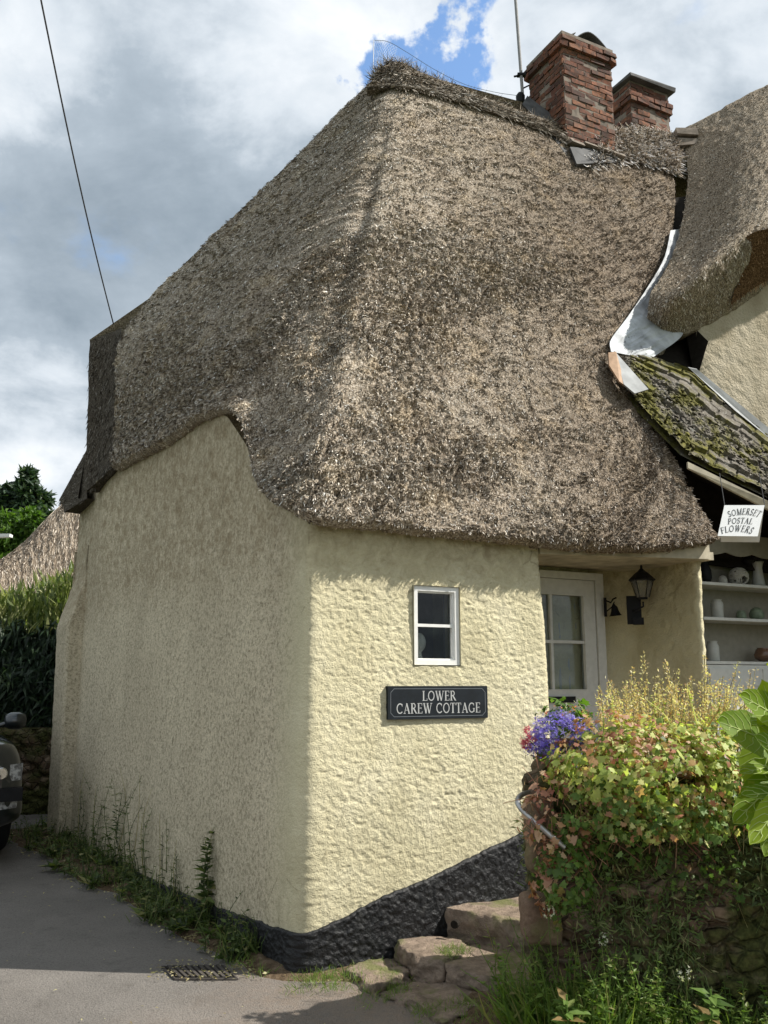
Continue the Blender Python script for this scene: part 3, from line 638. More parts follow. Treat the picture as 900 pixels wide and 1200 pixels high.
# ------------------------------------------------------------------ main thatched roof
def col_from(pts, n=9):   # (px, py, Y) control points -> n evenly spaced 3-D points
    P = np.array([at(*p) for p in pts]); P = catmull(P, 60); return resample(P, n)
cols = [
 [(438, 92, 8.5), (396, 134, 8.52), (328, 202, 8.58), (240, 286, 8.68), (168, 356, 8.8), (141, 386, 8.8), (137, 470, 8.65), (134, 546, 8.5)],
 [(447, 86, 8.45), (388, 160, 8.28), (305, 255, 8.08), (243, 335, 7.94), (205, 400, 7.82), (192, 460, 7.65), (186, 519, 7.5)],
 [(455, 81, 8.42), (411, 165, 7.86), (356, 264, 7.25), (310, 350, 6.78), (290, 400, 6.58), (278, 440, 6.36), (268, 477, 6.15)],
 [(463, 79, 8.4)] + [(x, y, onr(x, y)[1]+d) for x, y, d in ((427, 180, .20), (392, 290, .25), (362, 380, .30), (340, 455, .34), (318, 525, .42), (304, 566, .54))],
 [(470, 79, 8.38)] + [(x, y, onr(x, y)[1]+d) for x, y, d in ((446, 180, .08), (418, 290, .10), (392, 390, .10), (368, 480, .10), (348, 555, .13), (338, 593, .19))],
]
def fcol(a, b, bul=.07, mids=None):
    out = []
    for t in np.linspace(0, 1, 9):
        x = a[0]+(b[0]-a[0])*t; y = a[1]+(b[1]-a[1])*t
        if mids is not None: x, y = mids(t)
        out.append((x, y, onr(x, y)[1]-bul*math.sin(math.pi*t)))
    return out
cols += [fcol((480, 82), (368, 607)), fcol((510, 94), (430, 613)), fcol((545, 110), (500, 621)), fcol((590, 128), (570, 628)), fcol((632, 146), (640, 635)), fcol((680, 165), (700, 639)), fcol((730, 172), (760, 642))]
vv = np.array([(790, 168), (791, 235), (783, 290), (757, 343), (722, 402), (742, 470), (790, 535), (825, 590), (838, 632)], float)
vr = catmull(vv, 9)
cols.append([(x, y, onr(x, y)[1]) for x, y in vr])
NET = np.array([col_from(c) for c in cols])                      # columns x 9
S_ = catmull(NET, 440); S_ = catmull(np.transpose(S_, (1, 0, 2)), 300)   # rows(down) x columns
nS = sheet_normals(S_)
rowp = np.cumsum(np.linalg.norm(np.gradient(S_, axis=0), axis=-1), 0); colp = np.cumsum(np.linalg.norm(np.gradient(S_, axis=1), axis=-1), 1)
fall = np.clip(np.linspace(0, 1, 300)*12, 0, 1)[:, None]
lump = fbm(colp*2.0, rowp*2.0, 31, 2)*.022 + fbm(colp*11+2*fbm(colp*5, rowp*5, 3), rowp*9, 33, 3)*.026
lump = lump - .022*np.clip(1-np.abs(fbm(colp*7+2*fbm(colp*3, rowp*3, 5), rowp*9, 37, 2))/.07, 0, 1)
cl1, cl2, _c = cells0(colp*9+1.2*fbm(colp*6, rowp*6, 61), rowp*11+1.2*fbm(colp*6, rowp*6, 62), 63)
patch = np.clip(fbm(colp*.9, rowp*.9, 64, 2)*3+.35, 0, 1)*np.clip(np.linspace(0, 1, 300)[:, None]*3-.8, 0, 1)
lump = lump + patch*(.042*np.clip((cl2-cl1)*2.5, 0, 1)-.018)
SD = S_ + nS*(lump*fall)[..., None]
# lower edge swells a little and rounds under
tt = np.linspace(0, 1, 300)[:, None]; SD = SD + nS*(.03*np.exp(-((1-tt)/.04)**2))[..., None]
rm = M(); rm.grid(SD, 1)
e = SD[-1]; hn = nS[-1].copy(); hn[:, 2] = 0; hn = unit(hn)
for _ in range(30): hn = unit(np.concatenate([hn[:1], (hn[:-2]+hn[1:-1]+hn[2:])/3, hn[-1:]]))
und = np.stack([e, e-hn*.04-Z*.035, e-hn*.10-Z*.04, e-hn*.32+Z*.03, e-hn*.62+Z*.15]); rm.grid(catmull(und, 14), 1)
thatch_tufts(rm, SD, 12500, L=(.018, .046), W=(.0019, .0042), lift=.40, jit=.36)
sel = SD[-34:]; thatch_tufts(rm, sel, 5000, L=(.02, .045), W=(.0020, .0042), lift=.2, jit=.25)
# underside fringe: straw ends hanging along the lower edge
thatch_tufts(rm, und[:3]+0*Z, 7000, L=(.015, .035), W=(.0025, .005), lift=.4, jit=.4)
# upright end face where the hip was cut back, and the far eave behind it
def sheet4(a, b, c, d, n=40):
    t = np.linspace(0, 1, n)[:, None, None]; u = np.linspace(0, 1, n)[None, :, None]
    P = (1-t)*(1-u)*a + (1-t)*u*b + t*(1-u)*c + t*u*d
    N_ = unit(np.cross(b-a, c-a)); return P + N_*(.015*fbm(t*8+0*u, u*4+0*t, 7))
Rt, Rb = at(142, 384, 8.8), at(135, 546, 8.5); Lt, Lb = at(105, 398, 9.3), at(100, 577, 9.15)
pa = sheet4(Lt, Rt, Lb, Rb)
pa = pa + (at(120, 480, 9.05)-at(120, 480, 8.9))*(np.sin(np.linspace(0, math.pi, 40))[None, :, None]) * .6
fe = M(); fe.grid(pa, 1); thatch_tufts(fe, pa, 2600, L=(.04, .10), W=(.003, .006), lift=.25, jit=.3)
low = sheet4(Lb, Rb, Lb-NG*.45+Z*.05, Rb-NG*.45+Z*.05, 12); fe.grid(low, 1)
r0, r1, r2, r3 = at(102, 526, 9.5), at(102, 584, 9.3), at(69, 586, 9.9), at(75, 600, 9.75)
rp = sheet4(r0+A*.1, r0, r2+0*Z, r3, 24); rp2 = np.stack([resample(np.array([r0, r2]), 24), resample(np.array([(r0*2+r1*4)/6, (r2+r3)/2 + (at(88, 560, 9.5)-at(80, 560, 9.5))*.3]), 24), resample(np.array([r1, r3]), 24)])
rp2 = np.transpose(catmull(rp2, 14), (1, 0, 2)); fe.grid(rp2, 1); thatch_tufts(fe, rp2, 2600, L=(.04, .1), W=(.003, .006), lift=.2, jit=.25)
back = rp2 + A*.6 + np.array([0, .9, .1]); fe.grid(np.stack([rp2[:, 0], back[:, 0]]), 1); fe.grid(np.stack([rp2[:, -1], back[:, -1]]), 1); fe.grid(np.stack([rp2[-1], back[-1]]), 1)
# back slope (out of sight)
topc = np.concatenate([[Lt], resample(S_[:, 0][:150:6][::-1], 12) if False else resample(NET[0][:6][::-1], 12), resample(np.array([NET[3][0], NET[-1][0]]), 12)])
bot = resample(np.array([r2+np.array([0, .2, 0]), D0+A*.6+np.array([-.1, .9, 3.35]), D0+A*6+np.array([-.4, 1.2, 3.35])]), len(topc))
bot[0] = Lb + G*.3
rm.grid(catmull(np.stack([topc, (topc+bot)/2+np.array([0, .25, .2]), bot]), 10), 1)
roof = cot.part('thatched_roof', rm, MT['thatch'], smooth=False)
cot.part('roof_end_face', fe, MT['thatch_dark'], roof, label='cut end of the thatch, coloured dark as its shaded face')  # dark straw colour stands for shade on this face turned from the sun
# ridge cap
cap = []
top3 = [at(438, 92, 8.48), at(445, 80, 8.44), at(456, 73, 8.40), at(470, 73, 8.36)]
uu = np.linspace(.0, 1, 160)
ridge_px = catmull(np.array([(437, 92), (445, 80), (457, 73), (472, 73), (490, 83), (520, 95), (560, 111), (600, 126), (640, 140), (665, 150)], float), 160)
low_px = catmull(np.array([(430, 104), (440, 103), (455, 102), (475, 103), (500, 107), (540, 119), (580, 132), (620, 146), (650, 158), (668, 168)], float), 160)
Q = []
for t in np.linspace(0, 1, 14):
    row = []
    for a, b in zip(ridge_px, low_px):
        x, y = a*(1-t)+b*t; Yd = onr(max(x, 470), y)[1] if x > 470 else onr(470, y)[1]+(470-x)*.004
        Yd = min(Yd, onr(max(b[0], 470), b[1])[1]+.55*(1-t)) 
        row.append(at(x, y, Yd-.07-.03*math.sin(t*3.1)))
    Q.append(row)
Q = np.array(Q); cm = M(); cm.grid(Q, 1)
bk = Q[0] + np.array([0, .5, -.45]); cm.grid(np.stack([Q[0], bk]), 1); cm.grid(np.stack([Q[-1], Q[-1]+np.array([0, .12, 0])]), 1)
thatch_tufts(cm, Q, 3800, L=(.05, .14), W=(.003, .006), lift=.5, jit=.45)
# frayed crest
n = 900; i = (rng.random(n)**1.3*158).astype(int); P = Q[0][i]+rng.normal(0, .02, (n, 3)); D = unit(np.stack([rng.normal(-.25, .6, n), rng.normal(0, .5, n), rng.uniform(.25, 1, n)], 1))
scatter(cm, [(0, -.035, 0), (0, .035, 0), (1, 0, 0)], [(0, 1, 2)], P-Z*.02, D, rdir(n), rng.uniform(.05, .13, n))
rc = cot.part('ridge_cap', cm, MT['ridge'], roof)
cm = M(); cm.tube(Q[-1][::3]+np.array([0, -.02, 0]), .010, 6); cm.tube(Q[7][10::3]+np.array([0, -.03, 0]), .006, 6); cot.part('hazel_ligger', cm, MT['thatch_dark'], roof)
# lichen/bleached straw patch right of chimney: ridge continuation to the valley
cp = []
ra_ = catmull(np.array([(712, 150), (735, 150), (760, 150), (790, 156), (800, 158)], float), 60); rb_ = catmull(np.array([(690, 196), (720, 190), (750, 190), (785, 200), (797, 205)], float), 60)
Q2 = np.array([[at(*(a*(1-t)+b*t), onr(*(a*(1-t)+b*t))[1]-.05-.05*math.sin(t*3.0)) for a, b in zip(ra_, rb_)] for t in np.linspace(0, 1, 24)])
cm = M(); cm.grid(Q2, 1); thatch_tufts(cm, Q2, 4200, L=(.07, .18), W=(.004, .008), lift=.6, jit=.8)
quadb = Q2[0]+np.array([0, .6, -.5]); cm.grid(np.stack([Q2[0], quadb]), 1)
cot.part('straw_packing', cm, MT['straw_pale'], roof, label='bleached loose straw packed behind the chimney')

# ------------------------------------------------------------------ chimneys
def brick_stack(m_b, m_m, P0, ex, ey, w, d, z0, z1, course=.078, bl=.215, corbel=None, taper=0.0):
    """rectangular stack with corner P0; ex along the front, ey back"""
    ncr = int((z1-z0)/course); c0 = P0 + ex*w/2 + ey*d/2
    m_m.box(np.array([c0[0], c0[1], (z0+z1)/2]), ex*(w/2-.003), ey*(d/2-.003), Z*((z1-z0)/2-.01))
    for r in range(ncr):
        z = z0 + (r+.5)*course; k = corbel(r, ncr) if corbel else 0
        for (o, u, L_, nn_) in ((P0, ex, w, -ey), (P0+ex*w, ey, d, ex), (P0+ex*w+ey*d, -ex, w, ey), (P0+ey*d, -ey, d, -ex)):
            x = -k - (bl/2 if r % 2 else 0)+.0; end = L_+k
            while x < end:
                a = max(x, -k); l = min(x+bl, end)
                if l-a > .04:
                    c = o + u*((a+l)/2) + nn_*(k - .045 + rng.normal(0, .006)); c = np.array([c[0], c[1], z+rng.normal(0, .0015)])
                    m_b.box(c, u*((l-a)/2-.006), nn_*.05, Z*(course/2-.0075), jit=.004)
                x = l if l > x else x+bl
Pc = onr(664, 168); Pc = Pc + np.array([0, 0, 0])
ex, ey = A, -NF
def solve_w(P, d, px):  # length along d from P until the image column px
    best = min(np.linspace(.1, 3, 600), key=lambda t: abs(450+F_PX*((P+d*t)[0])/(((P+d*t)[1])*CP+((P+d*t)[2]-1.55)*SP)-px)); return float(best)
zc0 = Pc[2]-.25; zc1 = at(660, 39, Pc[1])[2]
w1 = solve_w(Pc+Z*.6, ex, 719); d1 = solve_w(Pc+Z*.6, ey, 622)
mb, mm = M(), M(); brick_stack(mb, mm, Pc, ex, ey, w1, d1, zc0, zc1, .070, .20, corbel=lambda r, n: .045 if r >= n-2 else 0)
ch = cot.part('chimney', mb, MT['brick'], label='larger red brick chimney leaning slates on its top')
cot.part('mortar_core', mm, MT['mortar'], ch)
mm = M(); cc = Pc+ex*w1/2+ey*d1/2; cc = np.array([cc[0], cc[1], zc1]); mm.box(cc+Z*.0, ex*(w1/2+.02), ey*(d1/2+.02), Z*.02)
cot.part('chimney_flaunching', mm, MT['mortar'], ch)
mm = M(); a0 = cc + Z*.02 - ey*(d1/2-.17)
yy = np.linspace(-1, 1, 14)                    # bent cowl sheets
def bent(c, u, v, L_, W_, hgt, th=.012):
    P = np.array([[c + u*(t*L_) + v*(s_*W_) + Z*(hgt*(1-abs(t)**1.6)) for s_ in (-1, 1)] for t in np.linspace(-1, 1, 14)]); mm.grid(P); mm.grid(P-Z*th)
    for k in (0, 1): mm.grid(np.stack([P[:, k], P[:, k]-Z*th]))
bent(a0+ex*.07, unit(ex-.15*ey), ey, .23, .15, .17)
mm.poly([a0-ex*.24-ey*.08+Z*.03, a0-ex*.06-ey*.06+Z*.17, a0-ex*.03+ey*.06+Z*.20, a0-ex*.22+ey*.12+Z*.05], Z*.012)
cot.part('chimney_cowl', mm, MT['lead'], ch, smooth=False)
# sloping stone drip and lead apron at the chimney foot
mm = M(); f0 = Pc-ex*.03; zf = Pc[2]-.02
for i in range(4):
    a = f0 + ex*(w1+.08)*(i/4); b = f0+ex*(w1+.08)*((i+.96)/4); h = rng.uniform(.03, .05)
    mm.box((a+b)/2 - ey*.055 + Z*(zf-f0[2]+.02+rng.normal(0, .008)), ex*np.linalg.norm(b-a)/2, ey*.06, Z*h/2+ey*.01, jit=.006)
cot.part('drip_stones', mm, MT['mortar'], ch)
mm = M(); ap = [(668, 172), (717, 176), (723, 190), (676, 192)]; Pa = [at(x, y, onr(x, y)[1]-.13) for x, y in ap]; mm.poly(Pa, np.array([0, .12, 0]))
Pl = [at(x, y, onr(x, y)[1]-.02+dy) for x, y, dy in ((612, 122, 0), (640, 150, 0), (664, 182, 0), (668, 168, .03), (655, 140, .05), (618, 112, .0))]; mm.poly(Pl, np.array([0, .1, -.05]))
cot.part('lead_apron', mm, MT['lead'], ch)
P2c = at(741, 148, 10.6); w2 = solve_w(P2c, ex, 786); d2 = solve_w(P2c, ey, 716); z2 = at(741, 93, P2c[1])[2]
mb, mm = M(), M(); brick_stack(mb, mm, P2c, ex, ey, w2, d2, P2c[2]-.9, z2, .074, .21, corbel=lambda r, n: .04 if n-4 <= r < n-2 else 0)
ch2 = cot.part('chimney', mb, MT['brick'], label='smaller brick chimney capped with a flat slab'); cot.part('mortar_core', mm, MT['mortar'], ch2)
mm = M(); c2 = P2c+ex*w2/2+ey*d2/2; c2 = np.array([c2[0], c2[1], z2]); mm.box(c2+Z*.03, ex*(w2/2+.07), ey*(d2/2+.08), Z*.022, jit=.01); cot.part('cap_slab', mm, MT['lead'], ch2)

# ------------------------------------------------------------------ aerial pole on the chimney
ae = Thing('aerial_pole', 'thin grey aerial mast strapped beside the larger chimney', 'aerial', at(613, 118, 9.6))
mm = M(); b0, b1 = at(613, 120, 9.6), at(604.5, 4, 9.6); mm.tube([b0, b1, b1+(b1-b0)*.9], .019, 10); ae.part('mast', mm, MT['mast'])
mm = M(); h = at(611, 88, 9.6); mm.tube([h-np.array([.09, 0, .02]), h, at(624, 80, 9.75)], .012, 6); mm.box(h, (.05, 0, 0), (0, .03, 0), (0, 0, .014)); h = at(612, 104, 9.6); mm.tube([h, at(624, 98, 9.75)], .010, 6); ae.part('bracket', mm, MT['black'])
mm = M(); mm.lathe(at(610, 118, 9.55)-Z*.03, [(0.001, 0), (.05, 0), (.055, .09), (.03, .13), (.001, .14)], 12); ae.part('junction_box', mm, MT['black'])
# wire netting standing off the apex
nm = M(); tops = catmull(np.array([(438, 47), (455, 49), (478, 62), (510, 82), (545, 99), (580, 108), (606, 112)], float), 40); bots = catmull(np.array([(437, 90), (450, 78), (470, 74), (500, 88), (540, 104), (575, 116), (604, 124)], float), 40)
TT = np.array([at(x, y, 8.45+.02*i) for i, (x, y) in enumerate(tops)]); BB = np.array([at(x, y, 8.42+.02*i) for i, (x, y) in enumerate(bots)])
nm.tube(TT, .0035, 4); nm.tube([TT[0], BB[0]], .004, 4)
for i in range(0, 38):
    for k in range(6):
        a = TT[i]+(BB[i]-TT[i])*k/6; b = TT[i+1]+(BB[i+1]-TT[i+1])*(k+1)/6; c = TT[i]+(BB[i]-TT[i])*(k+1)/6; d = TT[i+1]+(BB[i+1]-TT[i+1])*k/6
        if i < 10 or k > 2: nm.tube([a, b], .0011, 3, cap=False); nm.tube([c, d], .0011, 3, cap=False)
cot.part('ridge_netting', nm, MT['netwire'], roof, label='wire netting standing up off the ridge')

# overhead cable
mm = M(); a, b = at(133, 380, 8.6), at(36, -60, 5.2); t = np.linspace(0, 1, 40)[:, None]; P = a+(b-a)*t; P[:, 2] -= .10*np.sin(math.pi*t[:, 0]); b2 = b+(b-a)*1.6
mm.tube(np.concatenate([P, [b2]]), .0065, 6); single('overhead_cable', mm, MT['wire'], 'black cable running up from the left end of the thatch into the sky', 'cable')

# ================================================================== NEIGHBOURING COTTAGE
nb = Thing('neighbouring_cottage', 'adjoining cottage at the right with swept thatch over a roughcast dormer wall', 'cottage', (*at(880, 800, 8.0)[:2], 0))
nc = [
 [(798, 152, 10.6), (806, 195, 10.0), (802, 245, 9.3), (788, 300, 8.5), (768, 336, 7.85), (755, 360, 7.5), (753, 374, 7.55), (757, 384, 7.8)],
 [(828, 137, 10.5), (836, 195, 9.6), (832, 250, 8.7), (818, 300, 7.95), (798, 335, 7.45), (784, 358, 7.28), (781, 374, 7.4), (787, 389, 7.8)],
 [(868, 115, 10.4), (874, 165, 9.5), (872, 215, 8.6), (862, 258, 7.95), (848, 292, 7.50), (838, 315, 7.38), (832, 345, 7.6), (826, 376, 8.0)],
 [(905, 96, 10.4), (912, 145, 9.5), (912, 190, 8.7), (908, 225, 8.05), (903, 250, 7.68), (898, 264, 7.60), (888, 300, 7.85), (872, 350, 8.15)],
 [(980, 62, 10.6), (985, 120, 9.7), (985, 170, 9.0), (980, 205, 8.4), (974, 230, 8.05), (968, 248, 7.95), (955, 285, 8.2), (935, 318, 8.5)],
 [(1100, 20, 11.2), (1100, 90, 10.2), (1100, 150, 9.5), (1095, 190, 9.0), (1088, 215, 8.7), (1080, 235, 8.6), (1075, 262, 8.8), (1065, 300, 9.0)]]
NN = np.array([col_from(c) for c in nc]); S2_ = catmull(NN, 170); S2_ = catmull(np.transpose(S2_, (1, 0, 2)), 190)
n2_ = sheet_normals(S2_); rp_ = np.cumsum(np.linalg.norm(np.gradient(S2_, axis=0), axis=-1), 0); cp_ = np.cumsum(np.linalg.norm(np.gradient(S2_, axis=1), axis=-1), 1)
S2D = S2_ + n2_*(fbm(cp_*11, rp_*9, 51, 3)*.018)[..., None]
nm = M(); nm.grid(S2D, 1); thatch_tufts(nm, S2D, 8500, L=(.02, .055), W=(.0022, .0048), lift=.36, jit=.34)
e = S2D[-1]; und2 = catmull(np.stack([e, e+np.array([.02, .1, -.03]), e+np.array([.05, .45, .05]), e+np.array([.05, 1.1, .3])]), 10); nm.grid(und2, 1)
# left return of the swept lobe, closing its thickness
e = S2D[:, 0]; nm.grid(catmull(np.stack([e, e+np.array([.06, .15, -.12]), e+np.array([.3, .5, -.5])]), 8), 1)
# back slope
e = S2D[0]; nm.grid(np.stack([e, e+np.array([-1.0, 3.0, -4.5])]), 1)
nr_ = nb.part('thatched_roof', nm, MT['thatch_old'])
nm = M(); U = []
uu_px = [[(868, 282), (866, 300), (864, 325), (856, 358)], [(884, 272), (883, 296), (882, 318), (874, 344)], [(904, 267), (906, 288), (906, 308), (906, 326)], [(975, 250), (975, 266), (975, 284), (975, 302)]]
for c in uu_px: U.append([at(x, y, 7.50 + .17*i) for i, (x, y) in enumerate(c)])
U = catmull(np.transpose(catmull(np.array(U), 40), (1, 0, 2)), 30); nm.grid(U, 1); thatch_tufts(nm, U, 3000, L=(.03, .08), W=(.003, .006), lift=.2, jit=.3)
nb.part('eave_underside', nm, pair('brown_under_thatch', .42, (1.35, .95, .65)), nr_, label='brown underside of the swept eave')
# wall under the swept eave
nm = M(); pts = np.array([at(812, 432, 8.05), at(1060, 650, 8.9), at(1060, 250, 8.9), at(822, 330, 8.05)])
n_ = 110; t = np.linspace(0, 1, n_)[:, None, None]; u = np.linspace(0, 1, n_)[None, :, None]
W_ = (1-t)*(1-u)*pts[0]+(t)*(1-u)*pts[1]+t*u*pts[2]+(1-t)*u*pts[3]; nn_ = unit(np.cross(pts[1]-pts[0], pts[3]-pts[0])); W_ = W_+nn_*.008*fbm(t*60+0*u, u*30+0*t, 61, 2)
W_ = np.concatenate([(W_[0]+np.array([.1, .8, 0]))[None], (W_[0]+np.array([.03, .04, 0]))[None], W_], 0)
nm.grid(W_); nb.part('wall', nm, MT['wall2'], smooth=True)
# lower wall behind the display alcove, right return, and an unseen side wall added to block sun
ko = kcor+.14
nm = M(); nm.box(fw(ko+2.2, -.98, 1.6), A*2.2, NF*.03, Z*1.45); nm.box(fw(ko+4.4, -1.8, 2.2), A*.05, NF*1.9, Z*2.2); nm.box(fw(ko+2.02, -.45, 1.7), A*.05, NF*.50, Z*1.4); nb.part('alcove_wall_and_sun_block', nm, MT['wall2'])
# dark gap behind the lobe
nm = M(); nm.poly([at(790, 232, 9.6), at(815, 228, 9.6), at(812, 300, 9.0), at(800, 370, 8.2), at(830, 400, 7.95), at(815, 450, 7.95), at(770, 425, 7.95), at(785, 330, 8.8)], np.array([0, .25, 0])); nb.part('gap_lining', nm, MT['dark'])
# lean-to roof of mossy tiles
a, b, c, d = at(722, 410, 7.5), at(1040, 588, 8.3), at(1000, 630, 7.3), at(748, 478, 7.0)
L0, L1 = at(722, 405, 7.42), at(812, 436, 7.72)
outl = [at(716, 405, 7.35), at(812, 436, 7.72), at(900, 508, 7.95), at(1040, 612, 8.5), at(1000, 640, 7.5), at(902, 578, 7.05), at(832, 545, 6.85), at(790, 520, 6.82), at(750, 480, 6.95), at(722, 432, 7.2)]
# ruled sheet between its top and bottom edges
te = resample(np.array([at(716, 405, 7.35), at(765, 420, 7.55), at(812, 437, 7.72), at(905, 512, 8.0), at(1040, 612, 8.6)]), 300)
be = resample(np.array([at(722, 432, 7.2), at(748, 478, 6.95), at(800, 530, 6.80), at(835, 548, 6.84), at(902, 580, 7.0), at(1010, 640, 7.3)]), 300)
t = np.linspace(0, 1, 110)[:, None, None]; LS = te[None]*(1-t)+be[None]*t
ln = sheet_normals(LS); cpt = np.linspace(0, 1, 300)[None, :]*3.2; corr = .006*fbm(cpt*30, t[..., 0]*3, 5, 2); crs = .030*(np.linspace(0, 9, 110)[:, None] % 1)*(1+.5*fbm(cpt*4, np.floor(np.linspace(0, 9, 110))[:, None]+0*cpt, 6, 2))
tq = np.linspace(0, 9, 110)[:, None]+.30*fbm(cpt*2.5, cpt*0+2, 8, 2); ti = np.floor(tq); cq = cpt/.24+.5*(ti % 2)+.15*fbm(cpt*3, tq, 9); ci = np.floor(cq); crs = .020*(tq % 1)+.022*_h(ti+0*cq, ci+0*tq, 3)-.018*((cq % 1) < .08)
LSD = LS + ln*(corr+crs+.012*fbm(cpt*9+0*t[..., 0], t[..., 0]*12+0*cpt, 71, 3))[..., None]
nm = M(); nm.grid(LSD); nm.grid(LS-ln*.03)
# clumps of moss
k = 2600; ii = rng.integers(40, 109, k); jj = rng.integers(10, 299, k); P = LSD[ii, jj]; keepm = fbm(cpt[0, jj]*2.4, ii*.06, 77, 2) > -.12
scatter(nm, [(0, 0, 0), (.6, .5, .25), (-.1, .7, .25), (-.6, .1, .3), (-.2, -.6, .25), (.6, -.4, .25), (0, 0, .55)], [(6, 1, 2), (6, 2, 3), (6, 3, 4), (6, 4, 5), (6, 5, 1)], P[keepm], rdir(keepm.sum())*np.array([1, 1, .1]), ln[ii, jj][keepm], rng.uniform(.012, .035, keepm.sum()))
lt = nb.part('lean_to_roof', nm, MT['moss'], label='mossy tiled lean-to roof')
nm = M(); f0, f1, f2 = at(806, 541, 6.72), at(902, 588, 6.9), at(1020, 650, 7.2); nm.poly([f0, f1, f2, f2-Z*.07, f1-Z*.07, f0-Z*.05], np.array([0, .03, 0])); nb.part('fascia_board', nm, MT['beam'])
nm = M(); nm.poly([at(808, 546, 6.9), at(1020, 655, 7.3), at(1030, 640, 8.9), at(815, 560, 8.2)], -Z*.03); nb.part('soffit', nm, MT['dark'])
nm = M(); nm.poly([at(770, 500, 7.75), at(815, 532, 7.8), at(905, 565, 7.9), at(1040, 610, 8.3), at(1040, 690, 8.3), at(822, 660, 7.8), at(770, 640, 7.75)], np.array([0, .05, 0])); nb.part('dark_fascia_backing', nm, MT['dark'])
nm = M(); nm.poly([at(806, 430, 7.66), at(816, 432, 7.68), at(905, 505, 7.9), at(905, 516, 7.9), at(860, 480, 7.75)], np.array([0, -.03, -.02])); nb.part('lead_flashing', nm, MT['lead2'])
# white sheet lapped in the valley
nm = M(); le = catmull(np.array([(786, 270), (778, 303), (758, 338), (735, 372), (716, 398), (716, 412)], float), 40); ri = catmull(np.array([(800, 268), (795, 305), (780, 345), (785, 375), (800, 392), (762, 421)], float), 40)
le = resample(le, 110); ri = resample(ri, 110); Q = []
for t in np.linspace(0, 1, 44):
    i_ = np.arange(110.); fo = .05*np.abs(fbm(i_*.10+t*2, t*5+i_*.03, 81, 3)) + .03*fbm(i_*.06, i_*0+t*3, 82, 2)
    Q.append([at(*(a*(1-t)+b*t), onr(*a)[1]-.17+t*.34+f_*.8) for a, b, f_ in zip(le, ri, fo)])
Q = np.array(Q); nm.grid(Q); nm.grid(Q+np.array([0, .01, 0])); nb.part('valley_flashing', nm, MT['flash'], smooth=False, label='crumpled white sheet in the valley')
nm = M(); nm.poly([at(713, 413, 7.12), at(722, 412, 7.12), at(733, 452, 6.9), at(726, 447, 6.88), at(714, 428, 7.0)], np.array([0, .03, 0])); nb.part('plywood_edge', nm, MT['ply'])
nm = M(); nm.poly([at(720, 411, 7.14), at(760, 456, 6.95), at(744, 461, 6.86), at(731, 450, 6.89)], np.array([0, .03, 0])); nb.part('lead_corner', nm, MT['lead2'])
# pale stones by the valley head
nm = M()
for (x, y) in ((803, 158), (804, 172), (805, 186)): nm.box(at(x, y, 10.35), (.14, 0, 0), (0, .1, 0), (0, .02, .055), jit=.012)
nb.part('valley_stones', nm, MT['mortar'])

# ================================================================== DISPLAY SHELVES AND CROCKERY
OS = -.60
def ons(px, py, off=OS): return onf(px, py, off)
sk0 = kf(ons(819, 720)); 
sh = Thing('display_shelves', 'cream painted display shelves set in the alcove beside the porch', 'shelves', fw(sk0+1, OS, .4))
mm = M(); SW = 1.9; mm.box(fw(sk0+SW/2, OS-.30, 1.55), A*SW/2, NF*.01, Z*1.1); mm.box(fw(sk0-.012, OS-.12, 1.55), A*.012, NF*.17, Z*1.1); mm.box(fw(sk0+SW, OS-.12, 1.55), A*.012, NF*.17, Z*1.1); sh.part('back_panel', mm, MT['shelfpaint'])
zsh = []
for y in (683.5, 724, 775):
    z = ons(850, y, OS)[2]; zsh.append(z); mm = M(); mm.box(fw(sk0+SW/2, OS-.14, z-.012), A*(SW/2-.013), NF*.16, Z*.012); sh.part('shelf', mm, MT['greypaint'])
zc = zsh[2]-.03; mm = M(); mm.box(fw(sk0+SW/2, OS-.13, (zc+.42)/2), A*(SW/2-.002), NF*.148, Z*(zc-.42)/2); sh.part('cupboard', mm, MT['greypaint'])
mm = M()
for i in range(3): mm.box(fw(sk0+.33+i*.62, OS+.022, zc-.10), A*.28, NF*.006, Z*.07); mm.box(fw(sk0+.33+i*.62, OS+.022, (zc-.22+.46)/2), A*.28, NF*.006, Z*(zc-.22-.46)/2)
sh.part('drawer_front', mm, MT['greypaint'])
mm = M(); n = 30; P = []
for i in range(n+1):
    k = sk0+SW*i/n; P.append(fw(k, OS+.03, ons(850, 648, OS)[2]-.03*abs(math.sin(i*.62))))
top = [p+Z*.16 for p in (fw(sk0+SW*1.0, OS+.03, P[0][2]), fw(sk0, OS+.03, P[0][2]))]
mm.poly(P+top, NF*.012); sh.part('scalloped_pelmet', mm, MT['shelfpaint'])
def onshelf(px, i, off=OS-.13): return fw(kf(onf(px, [683, 724, 775][i], off)), off, zsh[i]+.001)
pxm = 6.9/F_PX
MT['stoneware'] = flat('pale_stoneware', (.42, .42, .38), .35, .5, var=.08); MT['greenglaze'] = flat('green_gourd_skin', (.16, .20, .13), .5, .4, var=.4, scale=25)
MT['brownglaze'] = flat('brown_glaze', (.14, .075, .045), .25, .6, var=.3); MT['wicker'] = flat('white_wicker', (.48, .46, .40), .8, .2, var=.2)
def pot(name, px, i, prof, mat, label, cat, off=OS-.13):
    mm = M(); p = onshelf(px, i, off); mm.lathe(p, [(r*pxm, z*pxm) for r, z in prof], 22); return single(name, mm, MT[mat], label, cat, origin=p, smooth=True)
pot('storage_jar', 841, 1, [(.01, 0), (7.2, 0), (8, 2), (8, 19), (7, 22), (6, 23), (6, 24.5), (7, 25), (5, 25), (5, 4), (.01, 4)], 'stoneware', 'pale stoneware jar standing on the middle shelf', 'jar')
